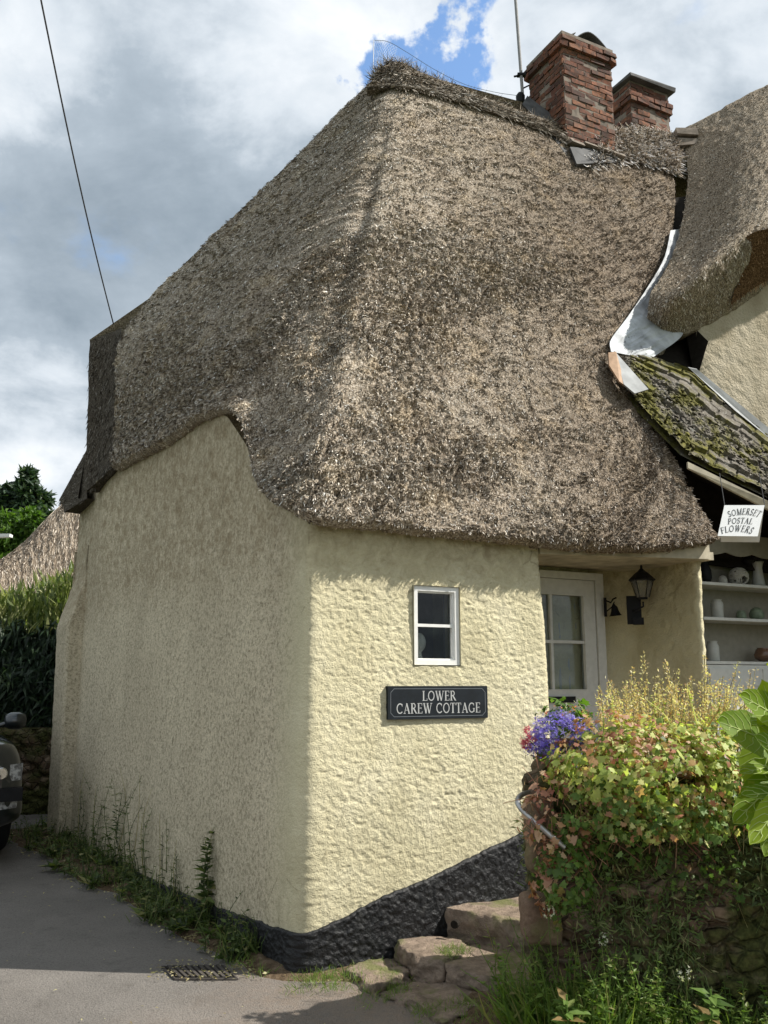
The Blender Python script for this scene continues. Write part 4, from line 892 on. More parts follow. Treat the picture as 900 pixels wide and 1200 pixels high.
pot('storage_jar', 836, 2, [(.01, 0), (7.5, 0), (8.3, 2), (8.3, 19), (7, 22), (6, 23), (6, 25), (7, 26), (5, 26), (5, 4), (.01, 4)], 'stoneware', 'pale stoneware jar standing on the cupboard top below the shelves', 'jar')
pot('gourd', 887, 1, [(.01, 0), (6, .5), (9.5, 5), (9.8, 9), (7, 15), (3, 17.5), (.01, 17)], 'greenglaze', 'round green gourd at the right on the middle shelf', 'gourd')
pot('small_pot', 869, 1, [(.01, 0), (5.5, 0), (6.5, 4), (6, 9), (4.6, 11), (5.4, 12), (3.5, 12), (3.5, 3), (.01, 3)], 'greenglaze', 'small dark green pot beside the gourd on the middle shelf', 'pot')
pot('round_bowl', 897, 2, [(.01, 0), (6, 0), (13, 5), (14, 10), (11, 17), (9, 18), (10, 19), (8, 19), (8, 5), (.01, 4)], 'brownglaze', 'shiny brown round bowl on the cupboard top', 'bowl')
pot('small_gourd', 847, 0, [(.01, 0), (4, .5), (6.2, 4), (6, 8), (4, 11.5), (1.5, 13), (.01, 13)], 'wicker', 'small pale gourd left of the woven ball on the top shelf', 'gourd')
pot('dark_vase', 827, 0, [(.01, 0), (5, 0), (8.5, 8), (8, 18), (5, 25), (3.5, 30), (6, 36), (4, 36), (2, 30), (3, 5), (.01, 4)], 'black', 'dark vase in the left corner of the top shelf', 'vase')
jug = Thing('tall_vase', 'tall grey vase with a black ruffled top on the top shelf', 'vase', onshelf(889, 0))
mm = M(); mm.lathe(onshelf(889, 0), [(r*pxm, z*pxm) for r, z in [(.01, 0), (7, 0), (8.5, 4), (7, 16), (6, 26), (7, 32), (9, 35), (5, 35), (4, 10), (.01, 5)]], 20); jug.part('body', mm, MT['stoneware'], smooth=True)
mm = M()
for dx, dz, r in ((-17, 36, 7), (-9, 40, 7), (-1, 38, 8), (7, 42, 7.5), (11, 37, 5)):
    c = onshelf(889, 0)+A*dx*pxm+Z*dz*pxm; mm.lathe(c-Z*r*pxm, [(max(.001, r*pxm*math.sin(t)*(1+.1*math.sin(5*t))), r*pxm*(1-math.cos(t))) for t in np.linspace(0, math.pi, 9)], 14)
jug.part('ruffled_top', mm, MT['black'])
mm = M(); cb = onshelf(866, 0)+Z*12.5*pxm; rb_ = 12.5*pxm
for i in range(26):
    ax = rdir(1)[0]; x = unit(np.cross(ax, [.2, .5, 1])); y = np.cross(ax, x); a = np.linspace(0, 2*math.pi, 26); off_ = rng.uniform(-.3, .3); rr_ = rb_*math.sqrt(1-off_**2)
    mm.tube(cb+ax*off_*rb_+rr_*(np.cos(a)[:, None]*x+np.sin(a)[:, None]*y), .0052, 5, cap=False)
single('wicker_ball', mm, MT['wicker'], 'open woven white wicker ball on the top shelf', 'wicker ball')

# ================================================================== LETTERING
def ell(cx, cy, rx, ry, a0, a1, n=18): 
    a = np.linspace(R(a0), R(a1), n); return [(cx+rx*math.cos(t), cy+ry*math.sin(t)) for t in a]
TH, TN = .15, .055
GL = {
 'L': (.62, [([(.16, 0), (.16, 1)], TH), ([(.02, .025), (.60, .025)], TN), ([(.02, .975), (.30, .975)], TN), ([(.585, 0), (.585, .24)], TN)]),
 'E': (.64, [([(.16, 0), (.16, 1)], TH), ([(.02, .025), (.60, .025)], TN), ([(.02, .975), (.58, .975)], TN), ([(.16, .52), (.46, .52)], TN), ([(.585, 0), (.585, .22)], TN), ([(.56, .78), (.56, 1)], TN), ([(.46, .42), (.46, .62)], TN)]),
 'F': (.60, [([(.16, 0), (.16, 1)], TH), ([(.02, .025), (.32, .025)], TN), ([(.02, .975), (.58, .975)], TN), ([(.16, .52), (.46, .52)], TN), ([(.56, .78), (.56, 1)], TN), ([(.46, .42), (.46, .62)], TN)]),
 'T': (.66, [([(.33, 0), (.33, 1)], TH), ([(.18, .025), (.48, .025)], TN), ([(.02, .975), (.64, .975)], TN), ([(.035, .76), (.035, 1)], TN), ([(.625, .76), (.625, 1)], TN)]),
 'P': (.62, [([(.16, 0), (.16, 1)], TH), ([(.02, .025), (.32, .025)], TN), ([(.02, .975), (.34, .975)], TN), ([(.30, .975)]+ell(.34, .72, .20, .25, 90, -90)+[(.16, .47)], .10)]),
 'R': (.74, [([(.16, 0), (.16, 1)], TH), ([(.02, .025), (.32, .025)], TN), ([(.02, .975), (.34, .975)], TN), ([(.30, .975)]+ell(.34, .74, .20, .23, 90, -90)+[(.16, .51)], .10), ([(.36, .50), (.66, .03)], TH), ([(.58, .025), (.78, .025)], TN)]),
 'A': (.80, [([(.12, .03), (.40, 1)], TN+.01), ([(.38, 1), (.68, .03)], TH), ([(.20, .34), (.58, .34)], TN), ([(.0, .025), (.26, .025)], TN), ([(.54, .025), (.82, .025)], TN)]),
 'W': (1.10, [([(.12, .97), (.36, .0)], TH), ([(.36, .0), (.56, .97)], TN+.01), ([(.52, .97), (.76, .0)], TH), ([(.76, 0), (1.0, .97)], TN+.01), ([(0, .975), (.26, .975)], TN), ([(.44, .975), (.66, .975)], TN), ([(.88, .975), (1.12, .975)], TN)]),
 'M': (.96, [([(.14, 0), (.14, 1)], TN+.01), ([(.12, 1), (.48, .0)], TH), ([(.48, 0), (.82, 1)], TN+.01), ([(.82, 0), (.82, 1)], TH), ([(.0, .025), (.28, .025)], TN), ([(.68, .025), (.96, .025)], TN), ([(.68+.1, .975), (.96, .975)], TN), ([(0, .975), (.16, .975)], TN)]),
 'O': (.86, [(ell(.43, .5, .35, .455, 0, 360, 32), .11)]),
 'C': (.78, [(ell(.43, .5, .35, .455, 42, 318, 28), .11), ([(.69, .68), (.69, .94)], TN)]),
 'G': (.84, [(ell(.43, .5, .35, .455, 42, 318, 28), .11), ([(.69, .68), (.69, .94)], TN), ([(.70, .08), (.70, .42)], TH*.85), ([(.56, .42), (.82, .42)], TN)]),
 'S': (.58, [(ell(.29, .74, .19, .22, 30, 250, 14)+ell(.29, .26, .21, .22, 80, -150, 16), .115), ([(.47, .74), (.47, .96)], TN), ([(.09, .06), (.09, .28)], TN)]),
}
def ribbon(m, pts, w, place, off):
    pts = np.array(pts, float); t = unit(np.gradient(pts, axis=0)); nrm = np.stack([-t[:, 1], t[:, 0]], 1)
    a = pts+nrm*w/2; b = pts-nrm*w/2; P = np.array([[place(*p, off) for p in a], [place(*p, off) for p in b]]); m.grid(P)
def word(m, txt, place, cx, cy, h, gap=.10, arc=None, xs=1.0):
    tot = sum((GL[c][0]+gap) if c != ' ' else .45 for c in txt)-gap; x = -tot/2
    for c in txt:
        if c == ' ': x += .45; continue
        gw_, st = GL[c]; mid = x+gw_/2
        for i, (pts, w) in enumerate(st):
            def pl(a, b, off, x=x, mid=mid):
                a = a*xs; 
                if arc is None: return place(cx+(a+x*xs)*h, cy+b*h, off)
                th = mid*xs*h/arc; lx = (a+(x-mid)*xs)*h; ly = b*h
                return place(cx + arc*math.sin(th)+lx*math.cos(th)+ly*math.sin(th), cy + arc*(math.cos(th)-1) - lx*math.sin(th)+ly*math.cos(th), off)
            ribbon(m, pts, w, pl, .0004*(i+1)*.35)
        x += gw_+gap

# ------------------------------------------------------------------ cottage name plate
pl, pr = onf(453.5, 804, .05), onf(570.5, 841, .05); k0, k1, z0, z1 = kf(pl), kf(pr), pr[2]-.0, pl[2]
kc, zc_ = (k0+k1)/2, (z0+z1)/2; hw_, hh_ = (k1-k0)/2, (z1-z0)/2
np_ = Thing('name_plate', 'dark slate name plate reading LOWER CAREW COTTAGE under the small window', 'name sign', fw(kc, .04, z0))
mm = M(); mm.box(fw(kc, .047, zc_), A*hw_, NF*.016, Z*hh_); np_.part('slate', mm, MT['slate'])
def place_p(x, y, off): return fw(kc+x, .0640+off, zc_+y)
mm = M(); W_, H_ = 2*hw_, 2*hh_
word(mm, 'LOWER', place_p, .0, .010*1, H_*.30, .07, xs=.95); word(mm, 'CAREW COTTAGE', place_p, 0, -H_*.33, H_*.31, .065, xs=.93)
np_.part('lettering', mm, MT['letters'])
mm = M(); ix, iy, cc_ = hw_-.018, hh_-.016, .022
bd = [(-ix+cc_, iy), (ix-cc_, iy), (ix, iy-cc_), (ix, -iy+cc_), (ix-cc_, -iy), (-ix+cc_, -iy), (-ix, -iy+cc_), (-ix, iy-cc_), (-ix+cc_, iy)]
for a, b in zip(bd[:-1], bd[1:]): ribbon(mm, [a, b], .003, place_p, .0001)
MT['dimline'] = flat('engraved_line', (.16, .175, .19), .6, .3, var=.1); np_.part('border_line', mm, MT['dimline'])

# ------------------------------------------------------------------ hanging sign (tent shaped)
sa, sb_, sc_, sd_ = at(849, 592, 6.35), at(896, 592, 6.35), at(888, 628.5, 6.27), at(841, 628, 6.27)
sg = Thing('hanging_sign', 'white tent-shaped sign reading SOMERSET POSTAL FLOWERS hanging under the lean-to', 'shop sign', (sa+sb_)/2)
ex_ = unit(sb_-sa); dn = unit((sd_+sc_)/2-(sa+sb_)/2); nn_ = unit(np.cross(ex_, -dn)); nn_ = nn_ if nn_[1] < 0 else -nn_
mm = M(); mm.poly([sa, sb_, sc_, sd_], -nn_*.004); bk = np.array([.10, .22, 0.0]); mm.poly([sa-nn_*.006, sb_-nn_*.006, sc_+bk*1.2, sd_+bk*1.2], -nn_*.004); sg.part('board', mm, MT['signwhite'])
cS = (sa+sb_+sc_+sd_)/4; ww = np.linalg.norm(sb_-sa)
def place_s(x, y, off): return cS + ex_*(x) - dn*y + nn_*(.0015+off)
hS = np.linalg.norm(dn*np.dot(sd_-sa, dn)); mm = M()
word(mm, 'SOMERSET', place_s, .012, hS*.19, hS*.21, .05, arc=.24, xs=.64); word(mm, 'POSTAL', place_s, -.004, -hS*.10, hS*.19, .06, arc=.5, xs=.76); word(mm, 'FLOWERS', place_s, -.014, -hS*.36, hS*.21, .05, arc=.26, xs=.70)
sg.part('lettering', mm, MT['signink'])
for p in (sa, sb_): mm = M(); mm.tube([p+np.array([.005, .01, -.005]), p+np.array([0, .05, .25])], .003, 5); sg.part('hanging_chain', mm, MT['wire'])

# ------------------------------------------------------------------ wall lantern and bell
def onw(px, py): return onf(px, py, -.62)
lb = onw(743, 715); ln_ = unit(NF*.75-A*.65); lx = unit(np.cross(Z, ln_)); lx = lx if lx[0] > 0 else -lx; pm_ = lb[1]/F_PX*1.02
la = Thing('wall_lantern', 'black lantern with glass sides on an arm beside the door', 'wall lamp', lb)
mm = M(); mm.box(lb-Z*0, lx*8*pm_, ln_*.03, Z*16*pm_); mm.box(lb-Z*13*pm_+ln_*.035+lx*4*pm_, lx*6*pm_, ln_*.02, Z*4*pm_); la.part('backplate', mm, MT['black'])
lc = lb + lx*10*pm_ + ln_*.10 + Z*8*pm_
mm = M(); mm.tube([lb+ln_*.02+Z*0, lb+ln_*.09-Z*.02, lc-Z*.035+ln_*.01, lc], .008, 7); la.part('arm', mm, MT['black'])
mm = M(); mm.lathe(lc+Z*3*pm_, [(.001, 0), (5*pm_, 0), (5.5*pm_, 2*pm_), (.001, 2*pm_)], 6); z0_ = 5*pm_; z1_ = 24*pm_; r0_, r1_ = 7*pm_, 12.5*pm_
mm.lathe(lc+Z*z1_, [(13.5*pm_, -.5*pm_), (15*pm_, 1*pm_), (8*pm_, 8*pm_), (4*pm_, 11*pm_), (2.5*pm_, 13*pm_), (1.2*pm_, 14*pm_), (1.5*pm_, 16*pm_), (.001, 19*pm_)], 6)
x = unit(np.cross(Z, [0.3, 1, .1])); y = np.cross(Z, x)
for i in range(6):
    a = i*math.pi/3; d_ = math.cos(a)*x+math.sin(a)*y; mm.tube([lc+Z*z0_+d_*r0_, lc+Z*z1_+d_*r1_], .0035, 5)
la.part('lantern_frame', mm, MT['black'])
mm = M(); mm.lathe(lc, [(r0_*.93, z0_), (r1_*.93, z1_)], 6); m = Mat('lantern_glass', .1, .8); m.color((.35, .34, .31)); m.b.inputs['Transmission Weight'].default_value = .7; la.part('lantern_glass', mm, m.m)
bp = onf(712, 712, -.85); be_ = Thing('door_bell', 'dark cast iron bell hanging on a bracket between the door and the lantern', 'bell', bp); pm_ = bp[1]/F_PX
mm = M(); L_ = bp-A*7*pm_+NF*.03; mm.box(L_, A*1.5*pm_, NF*.006, Z*11*pm_); mm.tube([L_+Z*8*pm_, L_+A*5*pm_+Z*5*pm_+NF*.03, L_+A*8*pm_+Z*9*pm_+NF*.03, L_+A*13*pm_+Z*11*pm_+NF*.03], .007, 6); mm.tube([L_-Z*6*pm_, L_+A*6*pm_+NF*.03, L_+A*10*pm_+Z*6*pm_+NF*.03], .005, 6); be_.part('bracket', mm, MT['black'])
mm = M(); mm.lathe(bp+A*4*pm_-Z*10*pm_+NF*.06, [(7.5*pm_, 0), (6*pm_, 1.5*pm_), (4.2*pm_, 6*pm_), (3.5*pm_, 10*pm_), (1*pm_, 13*pm_), (.001, 15*pm_)], 16, axis=Z+A*-.12); be_.part('bell', mm, MT['black'])
# ornament seen in the small window
mm = M(); ko_ = kf(onf(491, 765, -.10)); po = fw(ko_, -.10, wz0+.034)
mm.lathe(po, [(.001, 0), (.028, 0), (.026, .01), (.018, .03), (.016, .05), (.030, .065), (.042, .09), (.045, .115), (.036, .145), (.02, .165), (.001, .17)], 20); MT['bust'] = flat('chalky_pottery', (.62, .60, .54), .7, .2, var=.15)
single('pottery_ornament', mm, MT['bust'], 'pale rounded pottery ornament behind the lower pane of the small window', 'ornament', origin=po, smooth=True)
# window board carrying it
mm = M(); mm.box(fw((wk0+wk1)/2, -.10, wz0+.022), A*((wk1-wk0)/2-.004), NF*.055, Z*.011); cot.part('window_board', mm, MT['beam'], win)

# ================================================================== STONE STEPS
st = Thing('stone_steps', 'worn red sandstone steps climbing along the black plinth', 'steps', (*fw(.9, .4)[:2], 0))
def slab(pts, z0, z1, nm_, seed, label=None, rough=.02):
    pts = np.array(pts, float)[:, :2]; cen = pts.mean(0); out = resample(np.concatenate([pts, pts[:1]]), 150)[:-1]
    for _ in range(1): out = (np.roll(out, 1, 0)+out*2+np.roll(out, -1, 0))/4
    mm = M(); rows = []
    prof = [(1.0, 0), (1.0, .5), (.995, .8), (.985, .93), (.965, 1.0), (.9, 1.0), (.75, 1.0), (.5, 1.0), (.25, 1.0), (.0, 1.0)]
    prof = [(1.0, t) for t in np.linspace(0, .86, 16)]+prof[3:]
    for k, (sc_, t) in enumerate(prof):
        p = cen+(out-cen)*sc_; ang = np.arctan2(*(out-cen).T); z = z0+(z1-z0)*t
        r = 1.5*rough*fbm(out[:, 0]*11+seed+z*9, out[:, 1]*11+z*24, seed, 4) - .5*rough*(t < .5)
        r = r - .9*rough*np.abs(fbm(out[:, 0]*20+z*11, out[:, 1]*20-z*13, seed+8, 3)); q_ = p+unit(out-cen)*r[:, None]*(sc_ > .5); zz_ = z+np.where(np.full(len(q_), t) > .9, .9*rough*fbm(q_[:, 0]*8, q_[:, 1]*8, seed+3, 4), 0)
        rows.append(np.column_stack([q_, zz_]))
    mm.grid(np.array(rows), closed=True); return st.part('step', mm, MT['step'], smooth=True, label=label)
def zz(px, py, z): return atz(px, py, z)[:2]
slab([zz(515, 1062, .27), zz(560, 1054, .27), zz(640, 1046, .27), zz(650, 1085, .27), zz(612, 1082, .27), zz(560, 1071, .27)], .02, .27, 's', 1, 'topmost broad dressed step with a drain hole')
dz_ = .135
slab([zz(461, 1102, dz_), zz(480, 1098, dz_), zz(535, 1095, dz_), zz(552, 1112, dz_), zz(520, 1127, dz_), zz(485, 1121, dz_)], -.05, dz_, 's', 2)
slab([zz(520, 1132, dz_-.02), zz(556, 1112, dz_-.02), zz(590, 1100, dz_-.02), zz(635, 1118, dz_-.02), zz(640, 1150, dz_-.02), zz(560, 1142, dz_-.02)], -.05, dz_-.02, 's', 3, 'broken front slab of the middle step')
slab([zz(405, 1135, .045), zz(440, 1122, .045), zz(462, 1118, .045), zz(480, 1140, .045), zz(440, 1158, .045)], -.06, .045, 's', 4, 'lowest cracked mossy slab sunk in the ground', rough=.03)
slab([zz(445, 1160, .03), zz(478, 1146, .03), zz(560, 1150, .03), zz(600, 1165, .03), zz(520, 1195, .03)], -.06, .025, 's', 5, None, rough=.035)
slab([zz(520, 1098, .17), zz(600, 1085, .17), zz(660, 1100, .17), zz(650, 1122, .17), zz(590, 1118, .17)], .0, .11, 's', 6)
dh = hit(532, 1092, [*zz(534, 1070, .27), .2], np.array([-.5, -.86, 0])) 
mm = M(); dp = at(532, 1083, atz(533, 1068, .27)[1]-.055); mm.lathe(dp-np.array([0, .012, 0]), [(.001, 0), (.022, 0), (.024, .03), (.001, .03)], 12, axis=np.array([.4, .9, 0])); st.part('drain_hole', mm, MT['dark'])
single_hose = None

# drain grating in the road
ga, gb, gc, gd = atz(190, 1132, .012), atz(262, 1131, .012), atz(278, 1146, .012), atz(205, 1146, .012)
dg = Thing('drain_grating', 'rusty slotted drain grating set in the road at the foot of the gable wall', 'drain', (ga+gb+gc+gd)/4)
mm = M(); mm.poly([ga-Z*.006, gb-Z*.006, gc-Z*.006, gd-Z*.006], -Z*.004); dg.part('pit', mm, MT['dark'])
MT['rust'] = flat('rusty_iron', (.055, .048, .042), .8, .3, var=.5, scale=12)
mm = M()
for a, b in ((ga, gb), (gb, gc), (gc, gd), (gd, ga)): mm.tube([a-Z*.006, b-Z*.006], .007, 6)
for i in range(1, 10):
    t = i/10; mm.box((ga+(gb-ga)*t+gd+(gc-gd)*t)/2, (gd+(gc-gd)*t-ga-(gb-ga)*t)/2*.96, unit(gb-ga)*.009, Z*.006)
dg.part('bars', mm, MT['rust'])

# ================================================================== GARDEN WALL
def rock(m, c, ax, ay, az, seed=0, amp=.012, p=5, n=22):
    """rounded rough block"""
    c = np.array(c, float); ax, ay, az = (np.array(v, float) for v in (ax, ay, az)); t = np.linspace(-1, 1, n); a, b = np.meshgrid(t, t, indexing='ij')
    for k in range(3):
        for sg_ in (-1, 1):
            q_ = [None]*3; q_[k] = np.full_like(a, sg_); q_[(k+1) % 3] = a; q_[(k+2) % 3] = b; q_ = np.stack(q_, -1)
            r_ = (np.abs(q_)**p).sum(-1, keepdims=True)**(1/p); q_ = q_/r_
            P = c + q_[..., 0:1]*ax+q_[..., 1:2]*ay+q_[..., 2:3]*az; d = unit(q_[..., 0:1]*unit(ax)+q_[..., 1:2]*unit(ay)+q_[..., 2:3]*unit(az))
            u_ = P[..., 0]+.7*P[..., 1]; v_ = P[..., 2]+.4*P[..., 1]; P = P+d*(amp*fbm(u_*14, v_*14, seed, 3))[..., None]; m.grid(P)
gwl = Thing('garden_wall', 'mossy rubble stone garden wall with its rounded end by the steps', 'stone wall', (.9, 4.5, 0))
wp = [np.array([5.5, 3.6]), np.array([1.6, 4.25]), np.array([.70, 4.42]), np.array([.90, 4.9]), np.array([1.9, 6.1])]
wq, wn, ws = rounded(wp, [0, .3, .13, .1, 0], .012)
wn = wn if wn[0][1] < 0 else -wn
if wn[len(wn)//2][1] > .3: pass
Zw = np.linspace(-.1, 1, 150)[None]+0*ws[:, None]; ztop = np.interp(ws, [0, 3.9, 4.6, 4.8, 5.15, 5.35, 6.5], [1.12, 1.12, 1.12, 1.20, 1.18, .62, .60])
Zw = -.1+(ztop[:, None]+.1)*np.linspace(0, 1, 150)[None]; Sw = ws[:, None]+0*Zw
x_ = Sw*7+.9*fbm(Sw*5, Zw*5, 2); y_ = Zw*10+.8*fbm(Sw*5, Zw*5, 12); c1, c2, cid = cells(x_, y_, 4)
dw = .035*np.clip((c2-c1)*3, 0, 1)+.03*cid + .022*fbm(Sw*22, Zw*22, 8, 3) + .03*fbm(Sw*1.5, Zw*1.5, 7) - .06*np.clip((Zw-ztop[:, None]+.1)/.1, 0, 1)**2
Pw = np.zeros(Zw.shape+(3,)); Pw[..., 0] = wq[:, 0:1]+wn[:, 0:1]*dw; Pw[..., 1] = wq[:, 1:2]+wn[:, 1:2]*dw; Pw[..., 2] = Zw
mm = M(); mm.grid(Pw); inn = Pw[:, -1].copy(); inn[:, :2] -= wn*.05; inn2 = np.column_stack([np.full(len(inn), 0.0), np.full(len(inn), 0.0), np.full(len(inn), 0.0)])
gwl.part('stonework', mm, MT['rubblewall'], smooth=True)
# soil top behind the wall face
mm = M(); tp = Pw[:, -1]; back_ = np.array([resample(np.array([[5.6, 6.6], [1.7, 6.4]]), len(tp))])[0]; rows = [tp+Z*-.0] + [np.column_stack([tp[:, :2]*(1-t)+back_*t, np.interp(t, [0, .15, .3, 1], [1.12, 1.10, .62, .55])*np.minimum(1, tp[:, 2]/1.1)+.05*fbm(tp[:, 0]*5, tp[:, 1]*0+t*6, 3)]) for t in np.linspace(.05, 1, 12)]
mm.grid(np.array(rows)); gwl.part('soil_bed', mm, MT['soil'], smooth=True)
mm = M(); b_ = at(632, 1076, 4.24)
rock(mm, at(633, 1075, 4.36), (.085, .012, 0), (-.01, .10, 0), (0, 0, .105), 3); gwl.part('quoin_stone', mm, MT['rubble'], label='squared grey quoin stone low in the wall end')
mm = M(); rock(mm, at(634, 970, 4.42), (.070, .02, 0), (-.01, .08, 0), (.01, 0, .20), 8, .02, 4); gwl.part('upright_stone', mm, MT['rubble'], label='tall reddish upright stone in the wall end')

hr = Thing('handrail', 'galvanised steel handrail with a curled end fixed to the garden wall', 'handrail', at(612, 940, 4.3))
P = catmull(np.array([at(622, 929, 4.42), at(612, 931, 4.30), at(606.5, 938, 4.24), at(610, 947, 4.2), at(622, 959, 4.17), at(645, 979, 4.13), at(662, 993, 4.12)]), 40); mm = M(); mm.tube(P, .0125, 10); hr.part('rail', mm, MT['galv'], smooth=True)
mm = M(); mm.tube([at(655, 987, 4.12), at(655, 990, 4.4)], .009, 8); mm.tube([at(621, 929, 4.42), at(622, 929, 4.6)], .012, 8); hr.part('fixing', mm, MT['galv'])

# ================================================================== PLANTS
def smooth_up(n, up=.8): return unit(rng.normal(size=(n, 3))*.6 + np.array([-.1, -.5, up]))
def grass_clump(m, P, n_each, L, spread, lean=.4, tpl=BLADE, mi=0):
    P = np.repeat(P, n_each, 0)+np.column_stack([rng.normal(0, spread, (len(P)*n_each, 2)), np.zeros(len(P)*n_each)]); n = len(P)
    D = unit(np.column_stack([rng.normal(0, lean, (n, 2)), np.ones(n)])); U = unit(np.column_stack([rng.normal(size=(n, 2)), np.full(n, .2)]))
    scatter(m, tpl[0], tpl[1], P, D, U, rng.uniform(L*.5, L*1.2, n), mi)
def leafy_weed(m, base, h, n, ls, tpl=LANCE, lean=.28):
    top = base+np.array([rng.normal(0, lean*h), rng.normal(0, lean*h), h]); P = catmull(np.array([base, (base+top)/2+np.array([rng.normal(0, .08*h), rng.normal(0, .08*h), .08*h]), top]), 12); m.tube(P, np.linspace(.0035, .0012, 12), 4, cap=False)
    t = rng.uniform(.1, 1, n); ii = np.clip((t*11).astype(int), 0, 10); Q = P[ii]; a = rng.uniform(0, 6.28, n); D = np.column_stack([np.cos(a), np.sin(a), rng.uniform(-.2, .7, n)])
    scatter(m, tpl[0], tpl[1], Q, D, np.tile([0, 0, 1.], (n, 1))+rng.normal(0, .3, (n, 3)), ls*(1.25-t*.8)*rng.uniform(.7, 1.2, n))
# --- trailing geranium over the wall top
def mound(m, n, cpx, rpx, Yc, size, tpl, mi=0, shell=.75, gap=-.22, mask=None):
    """leaves over an ellipsoid; cpx,rpx = image centre and half-size, Yc depth"""
    c = at(cpx[0], cpx[1], Yc); sc = Yc/F_PX; rx, rz = rpx[0]*sc, rpx[1]*sc; ry = min(rx, .38)
    d = rdir(n); r = shell+(1-shell)*rng.random(n)**.5; P = c+d*np.array([rx, ry, rz])*r[:, None]*(1+.15*rng.normal(size=(n, 1))*.5)
    P = P + d*(.07*min(1, rz/.15)*fbm(P[:, 0]*9+P[:, 1]*5, P[:, 2]*9, 5, 2))[:, None]
    k = (d[:, 1] < .45) & (fbm(P[:, 0]*11+3*P[:, 1], P[:, 2]*13, 15, 2) > gap)
    if mask is not None: k &= mask(P)
    P = P[k]; d = d[k]; U = unit(d*np.array([1, 1, 1])+rng.normal(size=d.shape)*.45+np.array([0, 0, .35])); D = unit(np.cross(U, rng.normal(size=U.shape)))
    scatter(m, tpl[0], tpl[1], P, D, U, size*np.clip(np.exp(rng.normal(-.15, .38, len(P))), .4, 1.9), mi)
    return P
pn = Thing('trailing_geranium', 'sprawling geranium of lime green and reddening lobed leaves over the wall top', 'geranium', (*at(760, 900, 4.3)[:2], 1.1))
mm = M()
for c, r, n in (((765, 900), (115, 52), 4600), ((700, 915), (60, 45), 1600), ((820, 925), (60, 55), 1900), ((760, 955), (80, 32), 1300), ((850, 895), (45, 45), 1100)):
    mound(mm, n, c, r, 4.22, .034, LOBE, shell=.55)
for i in range(70):      # shoots standing out of the mound
    x1 = rng.uniform(705, 880); y1 = rng.uniform(850, 900); leafy_weed(mm, at(x1, y1, rng.uniform(4.0, 4.4)), rng.uniform(.06, .19), 9, .032, LOBE, .35)
pn.part('foliage', mm, MT['geranium'])
mm = M(); mound(mm, 1300, (760, 940), (120, 50), 4.25, .034, LOBE); mound(mm, 520, (690, 960), (38, 40), 4.2, .036, LOBE); mound(mm, 420, (663, 1025), (28, 40), 4.18, .038, LOBE); mound(mm, 200, (640, 1005), (20, 30), 4.2, .032, LOBE)
for tx, ty in ((690, 1000), (712, 1015), (745, 1000), (775, 1008), (800, 1022), (835, 1010), (860, 1030), (650, 1065), (680, 1040)):
    mound(mm, 60, (tx, ty), (rng.uniform(9, 18), rng.uniform(22, 40)), 4.17, .028, LOBE, shell=.3)
pn.part('lower_foliage', mm, MT['geranium2'])
mm = M(); mound(mm, 600, (730, 880), (70, 42), 4.16, .026, LOBE); mound(mm, 380, (800, 905), (80, 50), 4.14, .026, LOBE); mound(mm, 330, (650, 960), (32, 55), 4.18, .032, LOBE); mound(mm, 200, (640, 1030), (16, 35), 4.2, .035, LOBE); mound(mm, 160, (715, 860), (42, 25), 4.2, .035, LOBE); mound(mm, 120, (790, 880), (50, 30), 4.18, .04, LOBE); mound(mm, 90, (870, 880), (25, 30), 4.18, .03, LOBE); pn.part('reddened_foliage', mm, MT['redleaf'])
mm = M()
for i in range(240):
    a = at(rng.uniform(620, 870), rng.uniform(900, 990), 4.15); d = rdir(1)[0]*np.array([1, .4, .8]); P = catmull(np.array([a, a+d*.06+Z*-.01, a+d*.13-Z*.03]), 6); mm.tube(P, .0016, 3, cap=False)
for i in range(26):
    a = at(rng.uniform(640, 700), rng.uniform(940, 1000), 4.2); P = catmull(np.array([a, a+np.array([rng.normal(0, .03), -.04, -.08]), a+np.array([rng.normal(-.03, .05), -.05, -.17])]), 8); mm.tube(P, .0018, 3, cap=False)
pn.part('stem', mm, MT['redleaf'])
# --- flower spikes standing over it
sp_ = Thing('flower_spikes', 'sheaf of tall pale seed spikes rising above the geranium on the wall', 'flowering plant', (*at(790, 850, 4.5)[:2], 1.15))
mm, m2 = M(), M()
tops_ = [(715, 803), (742, 783), (757, 770), (768, 790), (790, 785), (806, 795), (825, 768), (829, 780), (846, 795), (865, 775), (884, 782), (700, 812), (780, 775), (732, 800), (838, 800)]
for i in range(230):
    if i < len(tops_)*2: x1, y1 = tops_[i//2]; x1 += rng.normal(0, 2); y1 += rng.normal(0, 3)
    else: x1 = rng.uniform(700, 885); y1 = rng.uniform(795, 862)
    Yd = rng.uniform(4.25, 4.75); b = at(x1+rng.normal(3, 10)+(790-x1)*.12, 885, Yd); t_p = at(x1, y1, Yd); bend = (t_p-b); mid_ = (b+t_p)/2+np.array([rng.normal(0, .01), 0, .01]); P = catmull(np.array([b, mid_, t_p]), 10); mm.tube(P, [.0024]*6+[.0018]*4, 3, cap=False)
    n = rng.integers(30, 56); tt = rng.uniform(.45, 1.0, n); ii = np.clip((tt*9).astype(int), 0, 8); Pp = P[ii]+(P[ii+1]-P[ii])*rng.random((n, 1))+rng.normal(0, .006, (n, 3))
    scatter(m2, LEAF[0], LEAF[1], Pp, unit(rng.normal(size=(n, 3))+np.array([0, 0, .8])), rdir(n), rng.uniform(.008, .019, n))
sp_.part('stalk', mm, MT['dry']); sp_.part('seed_head', m2, MT['spike'])
